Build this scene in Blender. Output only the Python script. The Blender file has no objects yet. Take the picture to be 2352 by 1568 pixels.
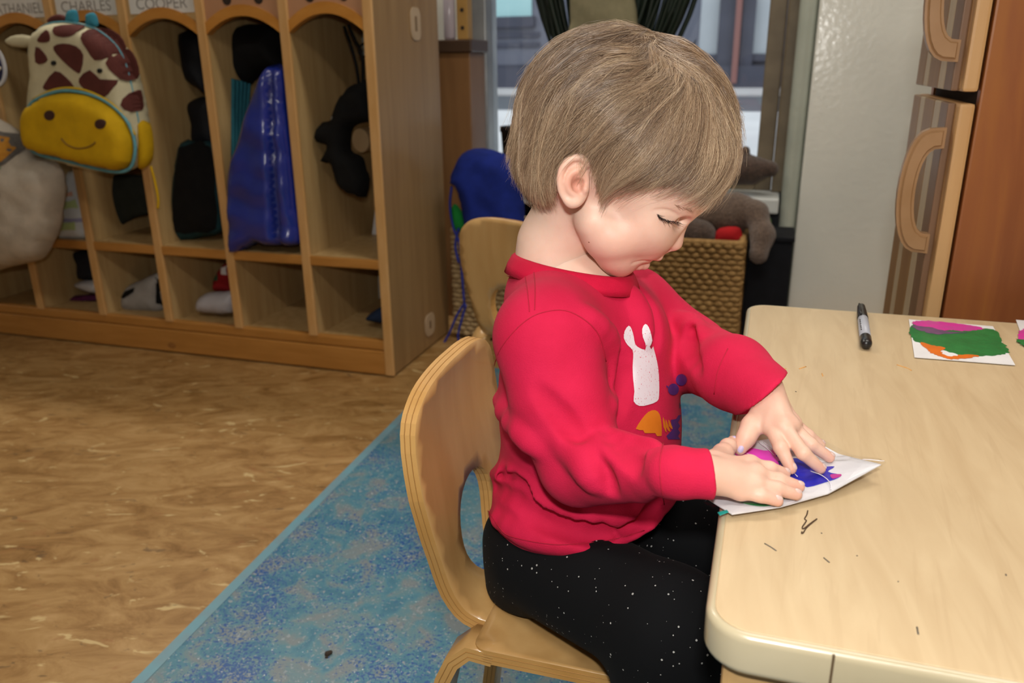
import bpy, bmesh, math, random
import numpy as np
from mathutils import Vector, Matrix
from mathutils.geometry import delaunay_2d_cdt

random.seed(4); RNG = np.random.default_rng(7)
scene = bpy.context.scene
COL = scene.collection

# ------------------------------------------------------------------ camera
FPX, CAM_H = 1860.0, 0.80                     # focal length in pixels of a 2352 px wide frame, lens height
TH, RO = math.radians(19.0), math.radians(0.6)  # pitch down, roll
_F = np.array([0, math.cos(TH), -math.sin(TH)]); _u = np.array([0, math.sin(TH), math.cos(TH)])
_r = np.array([1.0, 0, 0])
_R = math.cos(RO)*_r - math.sin(RO)*_u; _U = math.sin(RO)*_r + math.cos(RO)*_u
CAM = np.array([0, 0, CAM_H])
cd = bpy.data.cameras.new('camera'); cam = bpy.data.objects.new('camera', cd); COL.objects.link(cam)
cam.matrix_world = Matrix(((_R[0], _U[0], -_F[0], 0), (_R[1], _U[1], -_F[1], 0), (_R[2], _U[2], -_F[2], CAM_H), (0, 0, 0, 1)))
cd.sensor_fit = 'HORIZONTAL'; cd.sensor_width = 22.3; cd.lens = FPX/2352*22.3
cd.clip_start = 0.02; cd.clip_end = 100
cd.dof.use_dof = True; cd.dof.focus_distance = 0.70; cd.dof.aperture_fstop = 5.0
scene.camera = cam

# ------------------------------------------------------------------ world, lights, exposure
scene.view_settings.view_transform = 'Standard'; scene.view_settings.look = 'None'
scene.view_settings.gamma = 1.0; scene.view_settings.exposure = 0.12
scene.view_settings.use_curve_mapping = False
w = bpy.data.worlds.new('overcast_sky'); scene.world = w; w.use_nodes = True
w.node_tree.nodes['Background'].inputs[0].default_value = (0.86, 0.93, 1.0, 1)
w.node_tree.nodes['Background'].inputs[1].default_value = 1.5

def area_light(name, loc, size, power, color=(1, 1, 1), rot=None, size_y=None, target=None):
    ld = bpy.data.lights.new(name, 'AREA'); ld.energy = power; ld.color = color; ld.size = size
    if size_y: ld.shape = 'RECTANGLE'; ld.size_y = size_y
    o = bpy.data.objects.new(name, ld); COL.objects.link(o); o.location = loc
    if target is not None:
        o.rotation_euler = (Vector(target)-Vector(loc)).to_track_quat('-Z', 'Y').to_euler()
    elif rot: o.rotation_euler = rot
    return o
# the camera's own flash, a hand's width above the lens
area_light('camera_flash', (0.0, -0.02, CAM_H+0.115), 0.045, 4.6, (1.0, 0.97, 0.93), size_y=0.03, target=(0.12, 0.9, 0.62))
# unseen ceiling lights: first inferred from the lockers' shadow, other two added as fill
for i, (lx, ly, pw) in enumerate([(-1.10, 2.75, 26.0), (0.85, 1.15, 24.0), (-0.2, -0.9, 28.0)]):
    area_light('unseen_ceiling_light', (lx, ly, 2.66), 1.3, pw, (1.0, 0.94, 0.85), rot=(0, 0, math.radians(-17.6)), size_y=0.25)

# ------------------------------------------------------------------ pixel helpers (2352 x 1568 frame)
def ray(x, y): return _F + (x-1176)/FPX*_R - (y-784)/FPX*_U
def onz(x, y, z=0.0):
    d = ray(x, y); return CAM + d*((z-CAM_H)/d[2])
def onpl(x, y, p, n):
    d = ray(x, y); n = np.asarray(n, float); return CAM + d*(np.dot(np.asarray(p)-CAM, n)/np.dot(d, n))
ANG = math.radians(-17.6)                      # the room is turned a little against the camera
EX = np.array([math.cos(ANG), math.sin(ANG), 0]); EY = np.array([-math.sin(ANG), math.cos(ANG), 0]); EZ = np.array([0, 0, 1.0])
RO_ = onz(907, 866)                            # foot of the lockers' front right corner = origin of the room frame
def rm(a, b, z): return RO_ + a*EX + b*EY + z*EZ
def onb(x, y, b): return onpl(x, y, RO_ + b*EY, EY)       # on a plane parallel to the lockers' front
def ona(x, y, a): return onpl(x, y, RO_ + a*EX, EX)
def rcoord(p): d = np.asarray(p)-RO_; return d@EX, d@EY, p[2]

# ------------------------------------------------------------------ objects
def tag(o, label=None, cat=None, group=None, kind=None):
    if label: o['label'] = label
    if cat: o['category'] = cat
    if group: o['group'] = group
    if kind: o['kind'] = kind
    return o
def empty(name, loc, label=None, cat=None, group=None):
    o = bpy.data.objects.new(name, None); COL.objects.link(o); o.location = Vector(loc); o.empty_display_size = .05
    tag(o, label, cat, group); return o
def root_loc(o):
    l = Vector((0, 0, 0))
    while o is not None: l += Vector(o.location); o = o.parent
    return l
def mk(name, verts, faces, mat, parent=None, smooth=False, recentre=True):
    """one mesh object; verts are world coordinates"""
    v = np.asarray(verts, float).reshape(-1, 3)
    base = root_loc(parent) if parent is not None else None
    c = np.array([(v[:, 0].min()+v[:, 0].max())/2, (v[:, 1].min()+v[:, 1].max())/2, v[:, 2].min()])
    me = bpy.data.meshes.new(name); me.from_pydata((v-c).tolist(), [], faces if isinstance(faces, list) else faces.tolist())
    if mat is not None:
        for m in (mat if isinstance(mat, (list, tuple)) else [mat]): me.materials.append(m)
    if smooth: me.shade_smooth()
    o = bpy.data.objects.new(name, me); COL.objects.link(o)
    if parent is not None:
        o.parent = parent; o.location = Vector(c) - base
    else: o.location = Vector(c)
    return o
def tri_normals(o):
    bm = bmesh.new(); bm.from_mesh(o.data); bmesh.ops.recalc_face_normals(bm, faces=bm.faces); bm.to_mesh(o.data); bm.free(); return o
def bm_obj(name, bm, mat, parent=None, smooth=False, frame=None):
    bmesh.ops.recalc_face_normals(bm, faces=bm.faces)
    bm.verts.index_update()
    v = np.array([x.co[:] for x in bm.verts])
    if frame is not None: v = frame(v)
    f = [[q.index for q in p.verts] for p in bm.faces]; bm.free()
    return mk(name, v, f, mat, parent, smooth)
def room_frame(v): return RO_ + v[:, :1]*EX + v[:, 1:2]*EY + v[:, 2:3]*EZ
def bx(name, lo, hi, mat, parent=None, bevel=0.0, frame=room_frame, smooth=False, seg=2):
    """bevelled box given in room coordinates"""
    bm = bmesh.new(); bmesh.ops.create_cube(bm, size=1.0)
    lo = np.array(lo, float); hi = np.array(hi, float)
    for q in bm.verts: q.co = Vector((lo+hi)/2 + np.array(q.co)*(hi-lo))
    if bevel: bmesh.ops.bevel(bm, geom=bm.edges[:], offset=bevel, segments=seg, profile=.6, affect='EDGES')
    return bm_obj(name, bm, mat, parent, smooth, frame)
def tube_mesh(pts, rad, n=8, cap=True, closed=False):
    pts = np.asarray(pts, float); m = len(pts); rad = np.broadcast_to(np.asarray(rad, float), (m,)) if np.ndim(rad) < 2 else rad
    t = np.gradient(pts, axis=0)
    if closed: t = np.roll(pts, -1, 0)-np.roll(pts, 1, 0)
    t /= np.linalg.norm(t, axis=1)[:, None]+1e-12
    up = np.array([0, 0, 1.0]) if abs(t[0, 2]) < .9 else np.array([1.0, 0, 0])
    V = []; N = None
    for i in range(m):
        N = up - t[i]*(up@t[i]) if N is None else N - t[i]*(N@t[i])
        N = N/np.linalg.norm(N); B = np.cross(t[i], N)
        a = np.linspace(0, 2*math.pi, n, endpoint=False)
        V.append(pts[i] + rad[i]*(np.cos(a)[:, None]*N + np.sin(a)[:, None]*B))
    V = np.concatenate(V); Fc = []
    for i in range(m if closed else m-1):
        j = (i+1) % m
        for k in range(n): Fc.append([i*n+k, i*n+(k+1) % n, j*n+(k+1) % n, j*n+k])
    if cap and not closed: Fc.append(list(range(n))[::-1]); Fc.append([(m-1)*n+k for k in range(n)])
    return V, Fc
def tube(name, pts, rad, mat, parent=None, n=8, closed=False):
    v, f = tube_mesh(pts, rad, n, True, closed); return mk(name, v, f, mat, parent, True)
def smooth_poly(p, n=4, closed=False):
    """Catmull-Rom through points"""
    p = np.asarray(p, float); m = len(p); out = []
    for i in range(m if closed else m-1):
        if closed: a, b, c, d = p[(i-1) % m], p[i], p[(i+1) % m], p[(i+2) % m]
        else: a, b, c, d = p[max(i-1, 0)], p[i], p[i+1], p[min(i+2, m-1)]
        for k in range(n):
            t = k/n
            out.append(.5*((2*b)+(c-a)*t+(2*a-5*b+4*c-d)*t*t+(-a+3*b-3*c+d)*t**3))
    if not closed: out.append(p[-1])
    return np.array(out)
def inside_poly(P, poly):
    P = np.asarray(P); x, y = P[:, 0], P[:, 1]; r = np.zeros(len(P), bool); n = len(poly)
    for i in range(n):
        x1, y1 = poly[i]; x2, y2 = poly[(i+1) % n]
        c = ((y1 > y) != (y2 > y)) & (x < (x2-x1)*(y-y1)/((y2-y1) if y2 != y1 else 1e-12)+x1); r ^= c
    return r
def edge_dist(P, poly, closed=True):
    P = np.asarray(P); d = np.full(len(P), 1e9); n = len(poly)
    for i in range(n if closed else n-1):
        a = np.asarray(poly[i]); b = np.asarray(poly[(i+1) % n]); ab = b-a
        t = np.clip(((P-a)@ab)/(ab@ab+1e-15), 0, 1); d = np.minimum(d, np.linalg.norm(P-a-t[:, None]*ab, axis=1))
    return d
def cdt(poly, step, holes=()):
    """triangulated filled polygon (2-D): points, faces, number of boundary points"""
    poly = [np.asarray(q, float) for q in poly]; pts = list(poly); edges = [(i, (i+1) % len(poly)) for i in range(len(poly))]
    for h in holes:
        s = len(pts); pts += [np.asarray(q, float) for q in h]; edges += [(s+i, s+(i+1) % len(h)) for i in range(len(h))]
    nb = len(pts)
    A = np.array(poly); lo, hi = A.min(0), A.max(0)
    gx, gy = np.meshgrid(np.arange(lo[0]+step/2, hi[0], step), np.arange(lo[1]+step/2, hi[1], step*.87))
    gx = gx + (np.arange(gx.shape[0])[:, None] % 2)*step*.5
    G = np.stack([gx.ravel(), gy.ravel()], 1); G = G[inside_poly(G, poly)]
    if len(G): G = G[edge_dist(G, poly) > step*.45]
    for h in holes:
        if len(G): G = G[~inside_poly(G, h)]
        if len(G): G = G[edge_dist(G, h) > step*.45]
    pts = pts + list(G)
    r = delaunay_2d_cdt([Vector(p) for p in pts], edges, [], 0, 1e-7)
    P = np.array([p[:] for p in r[0]]); T = [list(t) for t in r[2]]
    cen = np.array([P[t].mean(0) for t in T]); ok = inside_poly(cen, poly)
    for h in holes: ok &= ~inside_poly(cen, h)
    return P, [t for t, k in zip(T, ok) if k]
def boundary_edges(T):
    from collections import Counter
    c = Counter(); 
    for t in T:
        for i in range(len(t)): c[(t[i], t[(i+1) % len(t)])] += 1
    return [(a, b) for (a, b) in c if (b, a) not in c]
class Plane2:
    """a 2-D frame in space: u to the right, v up, w towards the viewer"""
    def __init__(s, o, u, v): s.o = np.asarray(o, float); s.u = np.asarray(u, float); s.v = np.asarray(v, float); s.w = np.cross(s.u, s.v)
    def px(s, x, y):
        p = onpl(x, y, s.o, s.w)-s.o; return np.array([p@s.u, p@s.v])
    def pxs(s, L): return np.array([s.px(*q) for q in L])
    def at(s, P, h=0.0):
        P = np.atleast_2d(P); h = np.broadcast_to(np.asarray(h, float), (len(P),))
        return s.o + P[:, :1]*s.u + P[:, 1:2]*s.v + h[:, None]*s.w
def front_plane(b): return Plane2(rm(0, b, 0), EX, EZ)
def vnoise(P, sc, seed=0):
    """cheap smooth noise from sines"""
    r = np.random.default_rng(seed); P = np.asarray(P); out = np.zeros(len(P))
    for i in range(6):
        k = r.normal(size=P.shape[1]); k = k/np.linalg.norm(k)*sc*(1+.35*i); out += np.sin(P@k+r.uniform(0, 6.28))/(1+.3*i)
    return out/3.5
def pillow(name, pl, poly, thick, mat, parent=None, step=None, back=.35, power=.5, wrinkle=0.0, wsc=60, seed=0, round_w=None, hfun=None):
    """soft closed body with a traced outline: domed front, flatter back"""
    A = np.asarray(poly, float); size = np.ptp(A, axis=0).max(); step = step or size/26
    P, T = cdt(A, step); d = edge_dist(P, A)
    rw = round_w or d.max()
    prof = np.sqrt(np.clip(1-(1-np.clip(d/rw, 0, 1))**2, 0, 1))**(2*power)
    h = thick*prof
    if hfun is not None: h = h*hfun(P)
    if wrinkle: h = h + wrinkle*vnoise(P, wsc, seed)*np.clip(d/(step*2), 0, 1)
    n = len(P); V = np.concatenate([pl.at(P, h), pl.at(P, -back*thick*prof)])
    onb_ = d < 1e-6
    mp = np.arange(n)+n; mp[onb_] = np.arange(n)[onb_]
    F2 = [list(t) for t in T] + [[int(mp[i]) for i in t[::-1]] for t in T]
    used = np.unique(np.concatenate([np.array(f) for f in F2])); rem = -np.ones(2*n, int); rem[used] = np.arange(len(used))
    o = mk(name, V[used], [[int(rem[i]) for i in f] for f in F2], mat, parent, True); tri_normals(o)
    def height(Q):
        Q = np.atleast_2d(Q); dd = edge_dist(Q, A)*inside_poly(Q, A); pr = np.sqrt(np.clip(1-(1-np.clip(dd/rw, 0, 1))**2, 0, 1))**(2*power)
        hh = thick*pr
        if hfun is not None: hh = hh*hfun(Q)
        if wrinkle: hh = hh + wrinkle*vnoise(Q, wsc, seed)*np.clip(dd/(step*2), 0, 1)
        return hh
    return o, height
def patch(name, pl, poly, hfun, thick, mat, parent=None, step=None):
    """thin piece following a surface height: top lifted by thick, with a rim"""
    A = np.asarray(poly, float); step = step or np.ptp(A, axis=0).max()/10
    P, T = cdt(A, step); h = hfun(P) if callable(hfun) else np.full(len(P), hfun)
    n = len(P); V = np.concatenate([pl.at(P, h+thick), pl.at(P, h-thick*.5)])
    F2 = [list(t) for t in T] + [[i+n for i in t[::-1]] for t in T] + [[b, a, a+n, b+n] for a, b in boundary_edges(T)]
    o = mk(name, V, F2, mat, parent, False); return tri_normals(o)
def extrude_poly(name, pl, poly, h0, h1, mat, parent=None, holes=(), bevel=0.0, smooth=False):
    P, T = cdt(poly, 1e3, holes); n = len(P)
    V = np.concatenate([pl.at(P, h1), pl.at(P, h0)])
    F2 = [list(t) for t in T] + [[i+n for i in t[::-1]] for t in T] + [[b, a, a+n, b+n] for a, b in boundary_edges(T)]
    o = mk(name, V, F2, mat, parent, smooth); return tri_normals(o)
def ellipse(c, a, b, n=20, rot=0):
    t = np.linspace(0, 2*math.pi, n, endpoint=False); x = a*np.cos(t); y = b*np.sin(t)
    return np.stack([c[0]+x*math.cos(rot)-y*math.sin(rot), c[1]+x*math.sin(rot)+y*math.cos(rot)], 1)
def rrect(x0, y0, x1, y1, r, n=5):
    P = []
    for cx, cy, a0 in ((x1-r, y1-r, 0), (x0+r, y1-r, 90), (x0+r, y0+r, 180), (x1-r, y0+r, 270)):
        for k in range(n+1):
            t = math.radians(a0+90*k/n); P.append((cx+r*math.cos(t), cy+r*math.sin(t)))
    return np.array(P)
def text_mesh(name, s, pl, cx, cy, height, mat, parent, h=0.0, xscale=1.0, rot=0.0):
    cu = bpy.data.curves.new('t', 'FONT'); cu.body = s; cu.size = 1.0; cu.align_x = 'CENTER'; cu.align_y = 'CENTER'
    o = bpy.data.objects.new('t', cu); COL.objects.link(o)
    dg = bpy.context.evaluated_depsgraph_get(); me = bpy.data.meshes.new_from_object(o.evaluated_get(dg))
    V = np.array([v.co[:] for v in me.vertices]); Fc = [list(p.vertices) for p in me.polygons]
    bpy.data.objects.remove(o); bpy.data.curves.remove(cu); bpy.data.meshes.remove(me)
    sc = height/.72; x = V[:, 0]*sc*xscale; y = V[:, 1]*sc
    c, sn = math.cos(rot), math.sin(rot)
    return mk(name, pl.at(np.stack([cx+x*c-y*sn, cy+x*sn+y*c], 1), h), Fc, mat, parent)

# ------------------------------------------------------------------ materials
def lin(h):
    h = h.lstrip('#'); c = [int(h[i:i+2], 16)/255 for i in (0, 2, 4)]
    return tuple(((x+.055)/1.055)**2.4 if x > .04045 else x/12.92 for x in c)+(1.0,)
_M = {}
def pm(name, c1, c2=None, scale=40.0, rough=.55, spec=.4, bump=0.0, bscale=None, stretch=(1, 1, 1), detail=4, c3=None, rot=0.0, lo=.35, hi=.65,
       metal=0.0, coat=0.0, sub=0.0, sheen=0.0, trans=0.0, distort=0.0):
    """procedural material: noise between two or three colours plus fine relief"""
    if name in _M: return _M[name]
    m = bpy.data.materials.new(name); m.use_nodes = True; nt = m.node_tree; N = nt.nodes; L = nt.links; b = N['Principled BSDF']
    def col(c): return lin(c) if isinstance(c, str) else tuple(c)+((1.0,) if len(c) == 3 else ())
    b.inputs['Roughness'].default_value = rough; b.inputs['Specular IOR Level'].default_value = spec; b.inputs['Metallic'].default_value = metal
    b.inputs['Coat Weight'].default_value = coat; b.inputs['Coat Roughness'].default_value = .15
    if sub: b.inputs['Subsurface Weight'].default_value = sub; b.inputs['Subsurface Radius'].default_value = (.012, .004, .002); b.inputs['Subsurface Scale'].default_value = .5
    if sheen: b.inputs['Sheen Weight'].default_value = sheen; b.inputs['Sheen Roughness'].default_value = .5
    if trans: b.inputs['Transmission Weight'].default_value = trans
    tc = N.new('ShaderNodeTexCoord'); mp = N.new('ShaderNodeMapping'); L.new(tc.outputs['Object'], mp.inputs[0])
    mp.vector_type = 'TEXTURE'; mp.inputs['Scale'].default_value = tuple(1/q for q in stretch); mp.inputs['Rotation'].default_value = (0, 0, ANG+rot)
    nz = N.new('ShaderNodeTexNoise'); nz.inputs['Scale'].default_value = scale; nz.inputs['Detail'].default_value = detail; nz.inputs['Distortion'].default_value = distort
    L.new(mp.outputs[0], nz.inputs['Vector'])
    rp = N.new('ShaderNodeValToRGB'); L.new(nz.outputs['Fac'], rp.inputs[0])
    e = rp.color_ramp.elements; e[0].position = lo; e[1].position = hi; e[0].color = col(c1); e[1].color = col(c2 or c1)
    if c3: x = e.new((lo+hi)/2); x.color = col(c3)
    L.new(rp.outputs[0], b.inputs['Base Color'])
    if bump:
        n2 = N.new('ShaderNodeTexNoise'); n2.inputs['Scale'].default_value = bscale or scale*3; n2.inputs['Detail'].default_value = 3; L.new(mp.outputs[0], n2.inputs['Vector'])
        bp = N.new('ShaderNodeBump'); bp.inputs['Strength'].default_value = bump; bp.inputs['Distance'].default_value = .004
        L.new(n2.outputs['Fac'], bp.inputs['Height']); L.new(bp.outputs[0], b.inputs['Normal'])
    _M[name] = m; return m
# ================================================================== THE SETTING
def floor_material():
    m = bpy.data.materials.new('marbled_linoleum'); m.use_nodes = True; nt = m.node_tree; N = nt.nodes; L = nt.links; b = N['Principled BSDF']
    tc = N.new('ShaderNodeTexCoord'); mp = N.new('ShaderNodeMapping'); L.new(tc.outputs['Object'], mp.inputs[0])
    mp.inputs['Rotation'].default_value = (0, 0, .35); mp.inputs['Scale'].default_value = (.55, 1.25, 1)
    def noise(sc, det, dist, rough=.55):
        n = N.new('ShaderNodeTexNoise'); n.inputs['Scale'].default_value = sc; n.inputs['Detail'].default_value = det
        n.inputs['Distortion'].default_value = dist; n.inputs['Roughness'].default_value = rough; L.new(mp.outputs[0], n.inputs['Vector']); return n
    def ramp(src, stops):
        r = N.new('ShaderNodeValToRGB'); L.new(src, r.inputs[0]); e = r.color_ramp.elements
        e[0].position, e[0].color = stops[0]; e[1].position, e[1].color = stops[-1]
        for p, c in stops[1:-1]: x = e.new(p); x.color = c
        return r
    base = ramp(noise(15, 9, 1.0, .70).outputs['Fac'], [(.33, lin('#7d5a2e')), (.45, lin('#967142')), (.55, lin('#a58150')), (.68, lin('#b39060'))])
    pale = ramp(noise(13, 3, 2.6).outputs['Fac'], [(.64, (0, 0, 0, 1)), (.70, (1, 1, 1, 1))])
    dark = ramp(noise(30, 5, 2.0).outputs['Fac'], [(.29, (1, 1, 1, 1)), (.37, (0, 0, 0, 1))])
    rust = ramp(noise(19, 4, 2.2).outputs['Fac'], [(.63, (0, 0, 0, 1)), (.72, (1, 1, 1, 1))])
    def mix(a, fac, colr, amt):
        mx = N.new('ShaderNodeMix'); mx.data_type = 'RGBA'; ml = N.new('ShaderNodeMath'); ml.operation = 'MULTIPLY'; ml.inputs[1].default_value = amt
        L.new(fac.outputs[0], ml.inputs[0]); L.new(ml.outputs[0], mx.inputs['Factor']); L.new(a, mx.inputs['A']); mx.inputs['B'].default_value = lin(colr); return mx.outputs['Result']
    c = mix(base.outputs[0], rust, '#94623a', .5); c = mix(c, pale, '#d0b884', .7); c = mix(c, dark, '#4f3d2b', .6)
    L.new(c, b.inputs['Base Color']); b.inputs['Roughness'].default_value = .42; b.inputs['Specular IOR Level'].default_value = .35
    return m
def rug_material():
    m = bpy.data.materials.new('speckled_blue_vinyl'); m.use_nodes = True; nt = m.node_tree; N = nt.nodes; L = nt.links; b = N['Principled BSDF']
    tc = N.new('ShaderNodeTexCoord')
    def ramp(src, stops):
        r = N.new('ShaderNodeValToRGB'); L.new(src, r.inputs[0]); e = r.color_ramp.elements
        e[0].position, e[0].color = stops[0]; e[1].position, e[1].color = stops[-1]
        for p, c in stops[1:-1]: x = e.new(p); x.color = c
        return r
    def noise(sc, det=3, dist=0.0):
        n = N.new('ShaderNodeTexNoise'); n.inputs['Scale'].default_value = sc; n.inputs['Detail'].default_value = det; n.inputs['Distortion'].default_value = dist
        L.new(tc.outputs['Object'], n.inputs['Vector']); return n
    def mixc(a, fac, bcol):
        mx = N.new('ShaderNodeMix'); mx.data_type = 'RGBA'; L.new(fac, mx.inputs['Factor']); L.new(a, mx.inputs['A'])
        if isinstance(bcol, str): mx.inputs['B'].default_value = lin(bcol)
        else: L.new(bcol, mx.inputs['B'])
        return mx.outputs['Result']
    def vor(sc):
        v = N.new('ShaderNodeTexVoronoi'); v.inputs['Scale'].default_value = sc; L.new(tc.outputs['Object'], v.inputs['Vector']); return v
    big = noise(22, 3, .8)
    base = ramp(big.outputs['Fac'], [(.36, lin('#727d82')), (.47, lin('#5d7f89')), (.55, lin('#497c8e')), (.66, lin('#3b6f86'))])
    # blue flecks cluster in patches, grey pale flecks elsewhere
    fl = noise(220, 4, .7); cl = noise(9, 2, 0)
    ad = N.new('ShaderNodeMath'); ad.operation = 'MULTIPLY_ADD'; L.new(cl.outputs['Fac'], ad.inputs[0]); ad.inputs[1].default_value = .55; L.new(fl.outputs['Fac'], ad.inputs[2])
    f1 = ramp(ad.outputs[0], [(.84, (0, 0, 0, 1)), (.90, (1, 1, 1, 1))]); c = mixc(base.outputs[0], f1.outputs[0], '#234f8c')
    f2 = ramp(noise(170, 3, .5).outputs['Fac'], [(.60, (0, 0, 0, 1)), (.66, (1, 1, 1, 1))]); c = mixc(c, f2.outputs[0], '#88939a')
    f3 = ramp(noise(260, 2, .0).outputs['Fac'], [(.70, (0, 0, 0, 1)), (.73, (1, 1, 1, 1))]); c = mixc(c, f3.outputs[0], '#cfdadd')
    f4 = ramp(noise(95, 3, .5).outputs['Fac'], [(.68, (0, 0, 0, 1)), (.74, (1, 1, 1, 1))]); c = mixc(c, f4.outputs[0], '#2f6f7c')
    L.new(c, b.inputs['Base Color']); b.inputs['Roughness'].default_value = .38; b.inputs['Specular IOR Level'].default_value = .4
    bp = N.new('ShaderNodeBump'); bp.inputs['Strength'].default_value = .12; bp.inputs['Distance'].default_value = .002; L.new(fl.outputs['Fac'], bp.inputs['Height']); L.new(bp.outputs[0], b.inputs['Normal'])
    return m

WALLW = pm('painted_wall', '#d9d8cf', '#cfcfc6', 6, rough=.5, bump=.05)
bx('floor', (-3.6, -5.2, -.05), (3.4, .82, 0), floor_material())['kind'] = 'structure'
# wall with the window (parts round the opening)
WB = .76
WL, WR, SILL, WTOP = -.03, .93, .42, 2.25
wall = bx('wall_back', (-3.6, WB, 0), (WL, WB+.22, 2.75), WALLW); tag(wall, kind='structure')
DARKW = pm('dark_lower_wall', '#3b3d40', '#2f3134', 5, rough=.6)  # wall below the sill is darker than the rest
bx('wall_panel', (WL, WB, 0), (WR, WB+.22, SILL-.04), DARKW, wall)
bx('wall_panel', (WL, WB, WTOP), (WR, WB+.22, 2.75), WALLW, wall)
bx('wall_panel', (WR, WB, 0), (WR+.07, WB+.22, SILL), DARKW, wall)
bx('wall_panel', (WR+.06, WB, 0), (3.4, WB+.22, 2.75), WALLW, wall)
for nm, lo, hi in (('wall_left', (-3.75, -5.2, 0), (-3.6, .98, 2.75)), ('wall_right', (3.4, -5.2, 0), (3.55, .98, 2.75)), ('wall_front', (-3.75, -5.35, 0), (3.55, -5.2, 2.75))):
    tag(bx(nm, lo, hi, WALLW), kind='structure')
tag(bx('ceiling', (-3.75, -5.35, 2.75), (3.55, .98, 2.85), pm('ceiling_paint', '#e6e4dc', rough=.8)), kind='structure')

# glossy painted column right of the window, with its rounded grey-green moulding
COLP = pm('glossy_column_paint', '#e4e4da', '#dadbd2', 3, rough=.16, spec=.5, bump=.22, bscale=60, coat=.3)
TRIMP = pm('grey_green_gloss_paint', '#b8bdb0', '#a8aea2', 4, rough=.16, spec=.5, bump=.3, bscale=70, coat=.3)
tag(bx('wall_column', (1.005, .66, 0), (1.95, WB, 2.75), COLP, bevel=.006), kind='structure')
# moulding profile extruded upwards
pf = Plane2(rm(0, 0, 0), EX, EY)
prof = [(.955, .775), (.955, .70)] + [(.98-.025*math.cos(t), .695-.025*math.sin(t)) for t in np.linspace(0, math.pi, 9)] + [(1.005, .775)]
o = extrude_poly('trim_1', pf, prof, 0, 2.75, TRIMP); tag(o, kind='structure')

# window: frame, sill, panes
FR = pm('bronze_window_frame', '#7d705a', '#6a5e4a', 12, rough=.45, bump=.05)
SILM = pm('white_sill_paint', '#cfd2cf', '#c2c6c4', 8, rough=.35)
win = bx('window_1', (WR-.005, WB-.015, SILL), (WR+.06, WB+.1, WTOP), FR, bevel=.006); tag(win, kind='structure')
bx('window_frame', (WR-.055, WB+.02, SILL+.0), (WR-.006, WB+.08, WTOP), FR, win, bevel=.004)
bx('window_frame', (WL, WB-.01, SILL), (WL+.05, WB+.1, WTOP), pm('steel_frame', '#9a9c9c', '#85888a', 9, rough=.35, metal=.4), win, bevel=.006)
bx('window_frame', (WL+.05, WB+.02, SILL), (WR-.055, WB+.08, SILL+.035), FR, win, bevel=.004)
bx('window_frame', (WL+.05, WB+.02, WTOP-.05), (WR-.055, WB+.08, WTOP), FR, win, bevel=.004)
gm = bpy.data.materials.new('window_glass'); gm.use_nodes = True
_n = gm.node_tree.nodes; _l = gm.node_tree.links; _n.remove(_n['Principled BSDF'])
_t = _n.new('ShaderNodeBsdfTransparent'); _t.inputs[0].default_value = (.96, .98, .98, 1); _g = _n.new('ShaderNodeBsdfGlossy'); _g.inputs['Roughness'].default_value = .02
_fr = _n.new('ShaderNodeFresnel'); _fr.inputs[0].default_value = 1.45; _mx = _n.new('ShaderNodeMixShader')
_l.new(_fr.outputs[0], _mx.inputs[0]); _l.new(_t.outputs[0], _mx.inputs[1]); _l.new(_g.outputs[0], _mx.inputs[2]); _l.new(_mx.outputs[0], _n['Material Output'].inputs[0])
bx('pane', (WL+.05, WB+.045, SILL+.035), (WR-.055, WB+.05, WTOP-.05), gm, win)
bx('window_sill', (WL, .62, SILL-.045), (WR+.02, WB+.05, SILL), SILM, win, bevel=.006)
# daylight portal in the window opening
po = area_light('window_daylight', rm((WL+WR)/2, WB+.12, (SILL+WTOP)/2), WR-WL, 1.0, size_y=WTOP-SILL, target=rm((WL+WR)/2, WB-1, (SILL+WTOP)/2))
po.data.cycles.is_portal = True

# ------------------------------------------------------------------ the street outside
GZ = .33
ST = pm('far_pavement', '#c9c4c2', '#bdb8b6', 2, rough=.9); AS = pm('asphalt', '#5f6166', '#55575c', 3, rough=.9)
tag(bx('ground_street', (-14, 6.2, GZ-.1), (14, 10.2, GZ), AS), kind='structure')
tag(bx('ground_pavement', (-14, 1.1, GZ-.1), (14, 6.2, GZ+.02), pm('near_pavement', '#d6d3d2', '#c9c6c6', 1.5, rough=.9)), kind='structure')
tag(bx('ground_far_pavement', (-14, 10.2, GZ-.1), (14, 13.2, GZ+.03), ST), kind='structure')
bld = empty('street_building', rm(0, 13.2, GZ+.03), 'dark grey stone building front across the street outside the window', 'building')
STN = pm('grey_stone', '#6e6f7b', '#62636f', 1.2, rough=.8); STD = pm('dark_stone', '#4d4e5b', '#444551', 1.5, rough=.8)
LTP = pm('pale_shutter', '#b5b9bd', '#a9adb2', 1.5, rough=.6); AQ = pm('pale_aqua_glass', '#a9cfcf', '#9cc4c6', 1, rough=.25); BRK = pm('brick_pipe', '#8a5d58', rough=.7)
FB = 13.2
def fac(name, x0, y0, x1, y1, db, m, dp=.25):
    p0 = rcoord(onb(x0, 100, FB)); p1 = rcoord(onb(x1, 100, FB)); p0 = (p0[0], 0, rcoord(onb(x0, y0, FB))[2]); p1 = (p1[0], 0, rcoord(onb(x1, y1, FB))[2])
    return bx(name, (p0[0], FB-db, min(p0[2], p1[2])), (p1[0], FB-db+dp, max(p0[2], p1[2])), m, bld)
bx('wall', (-14, FB, GZ+.03), (14, FB+.6, 7), STN, bld)
bx('plinth', (-14, FB-.25, GZ+.03), (14, FB, GZ+.03+.35), STD, bld)
fac('glazing', 1050, -220, 1222, 42, .03, AQ, .06); fac('sign_band', 1050, 42, 1230, 62, .12, STD)
for yy in (78, 100, 150): fac('stone_course', 1040, yy, 1240, yy+7, .05, STD, .1)
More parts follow.
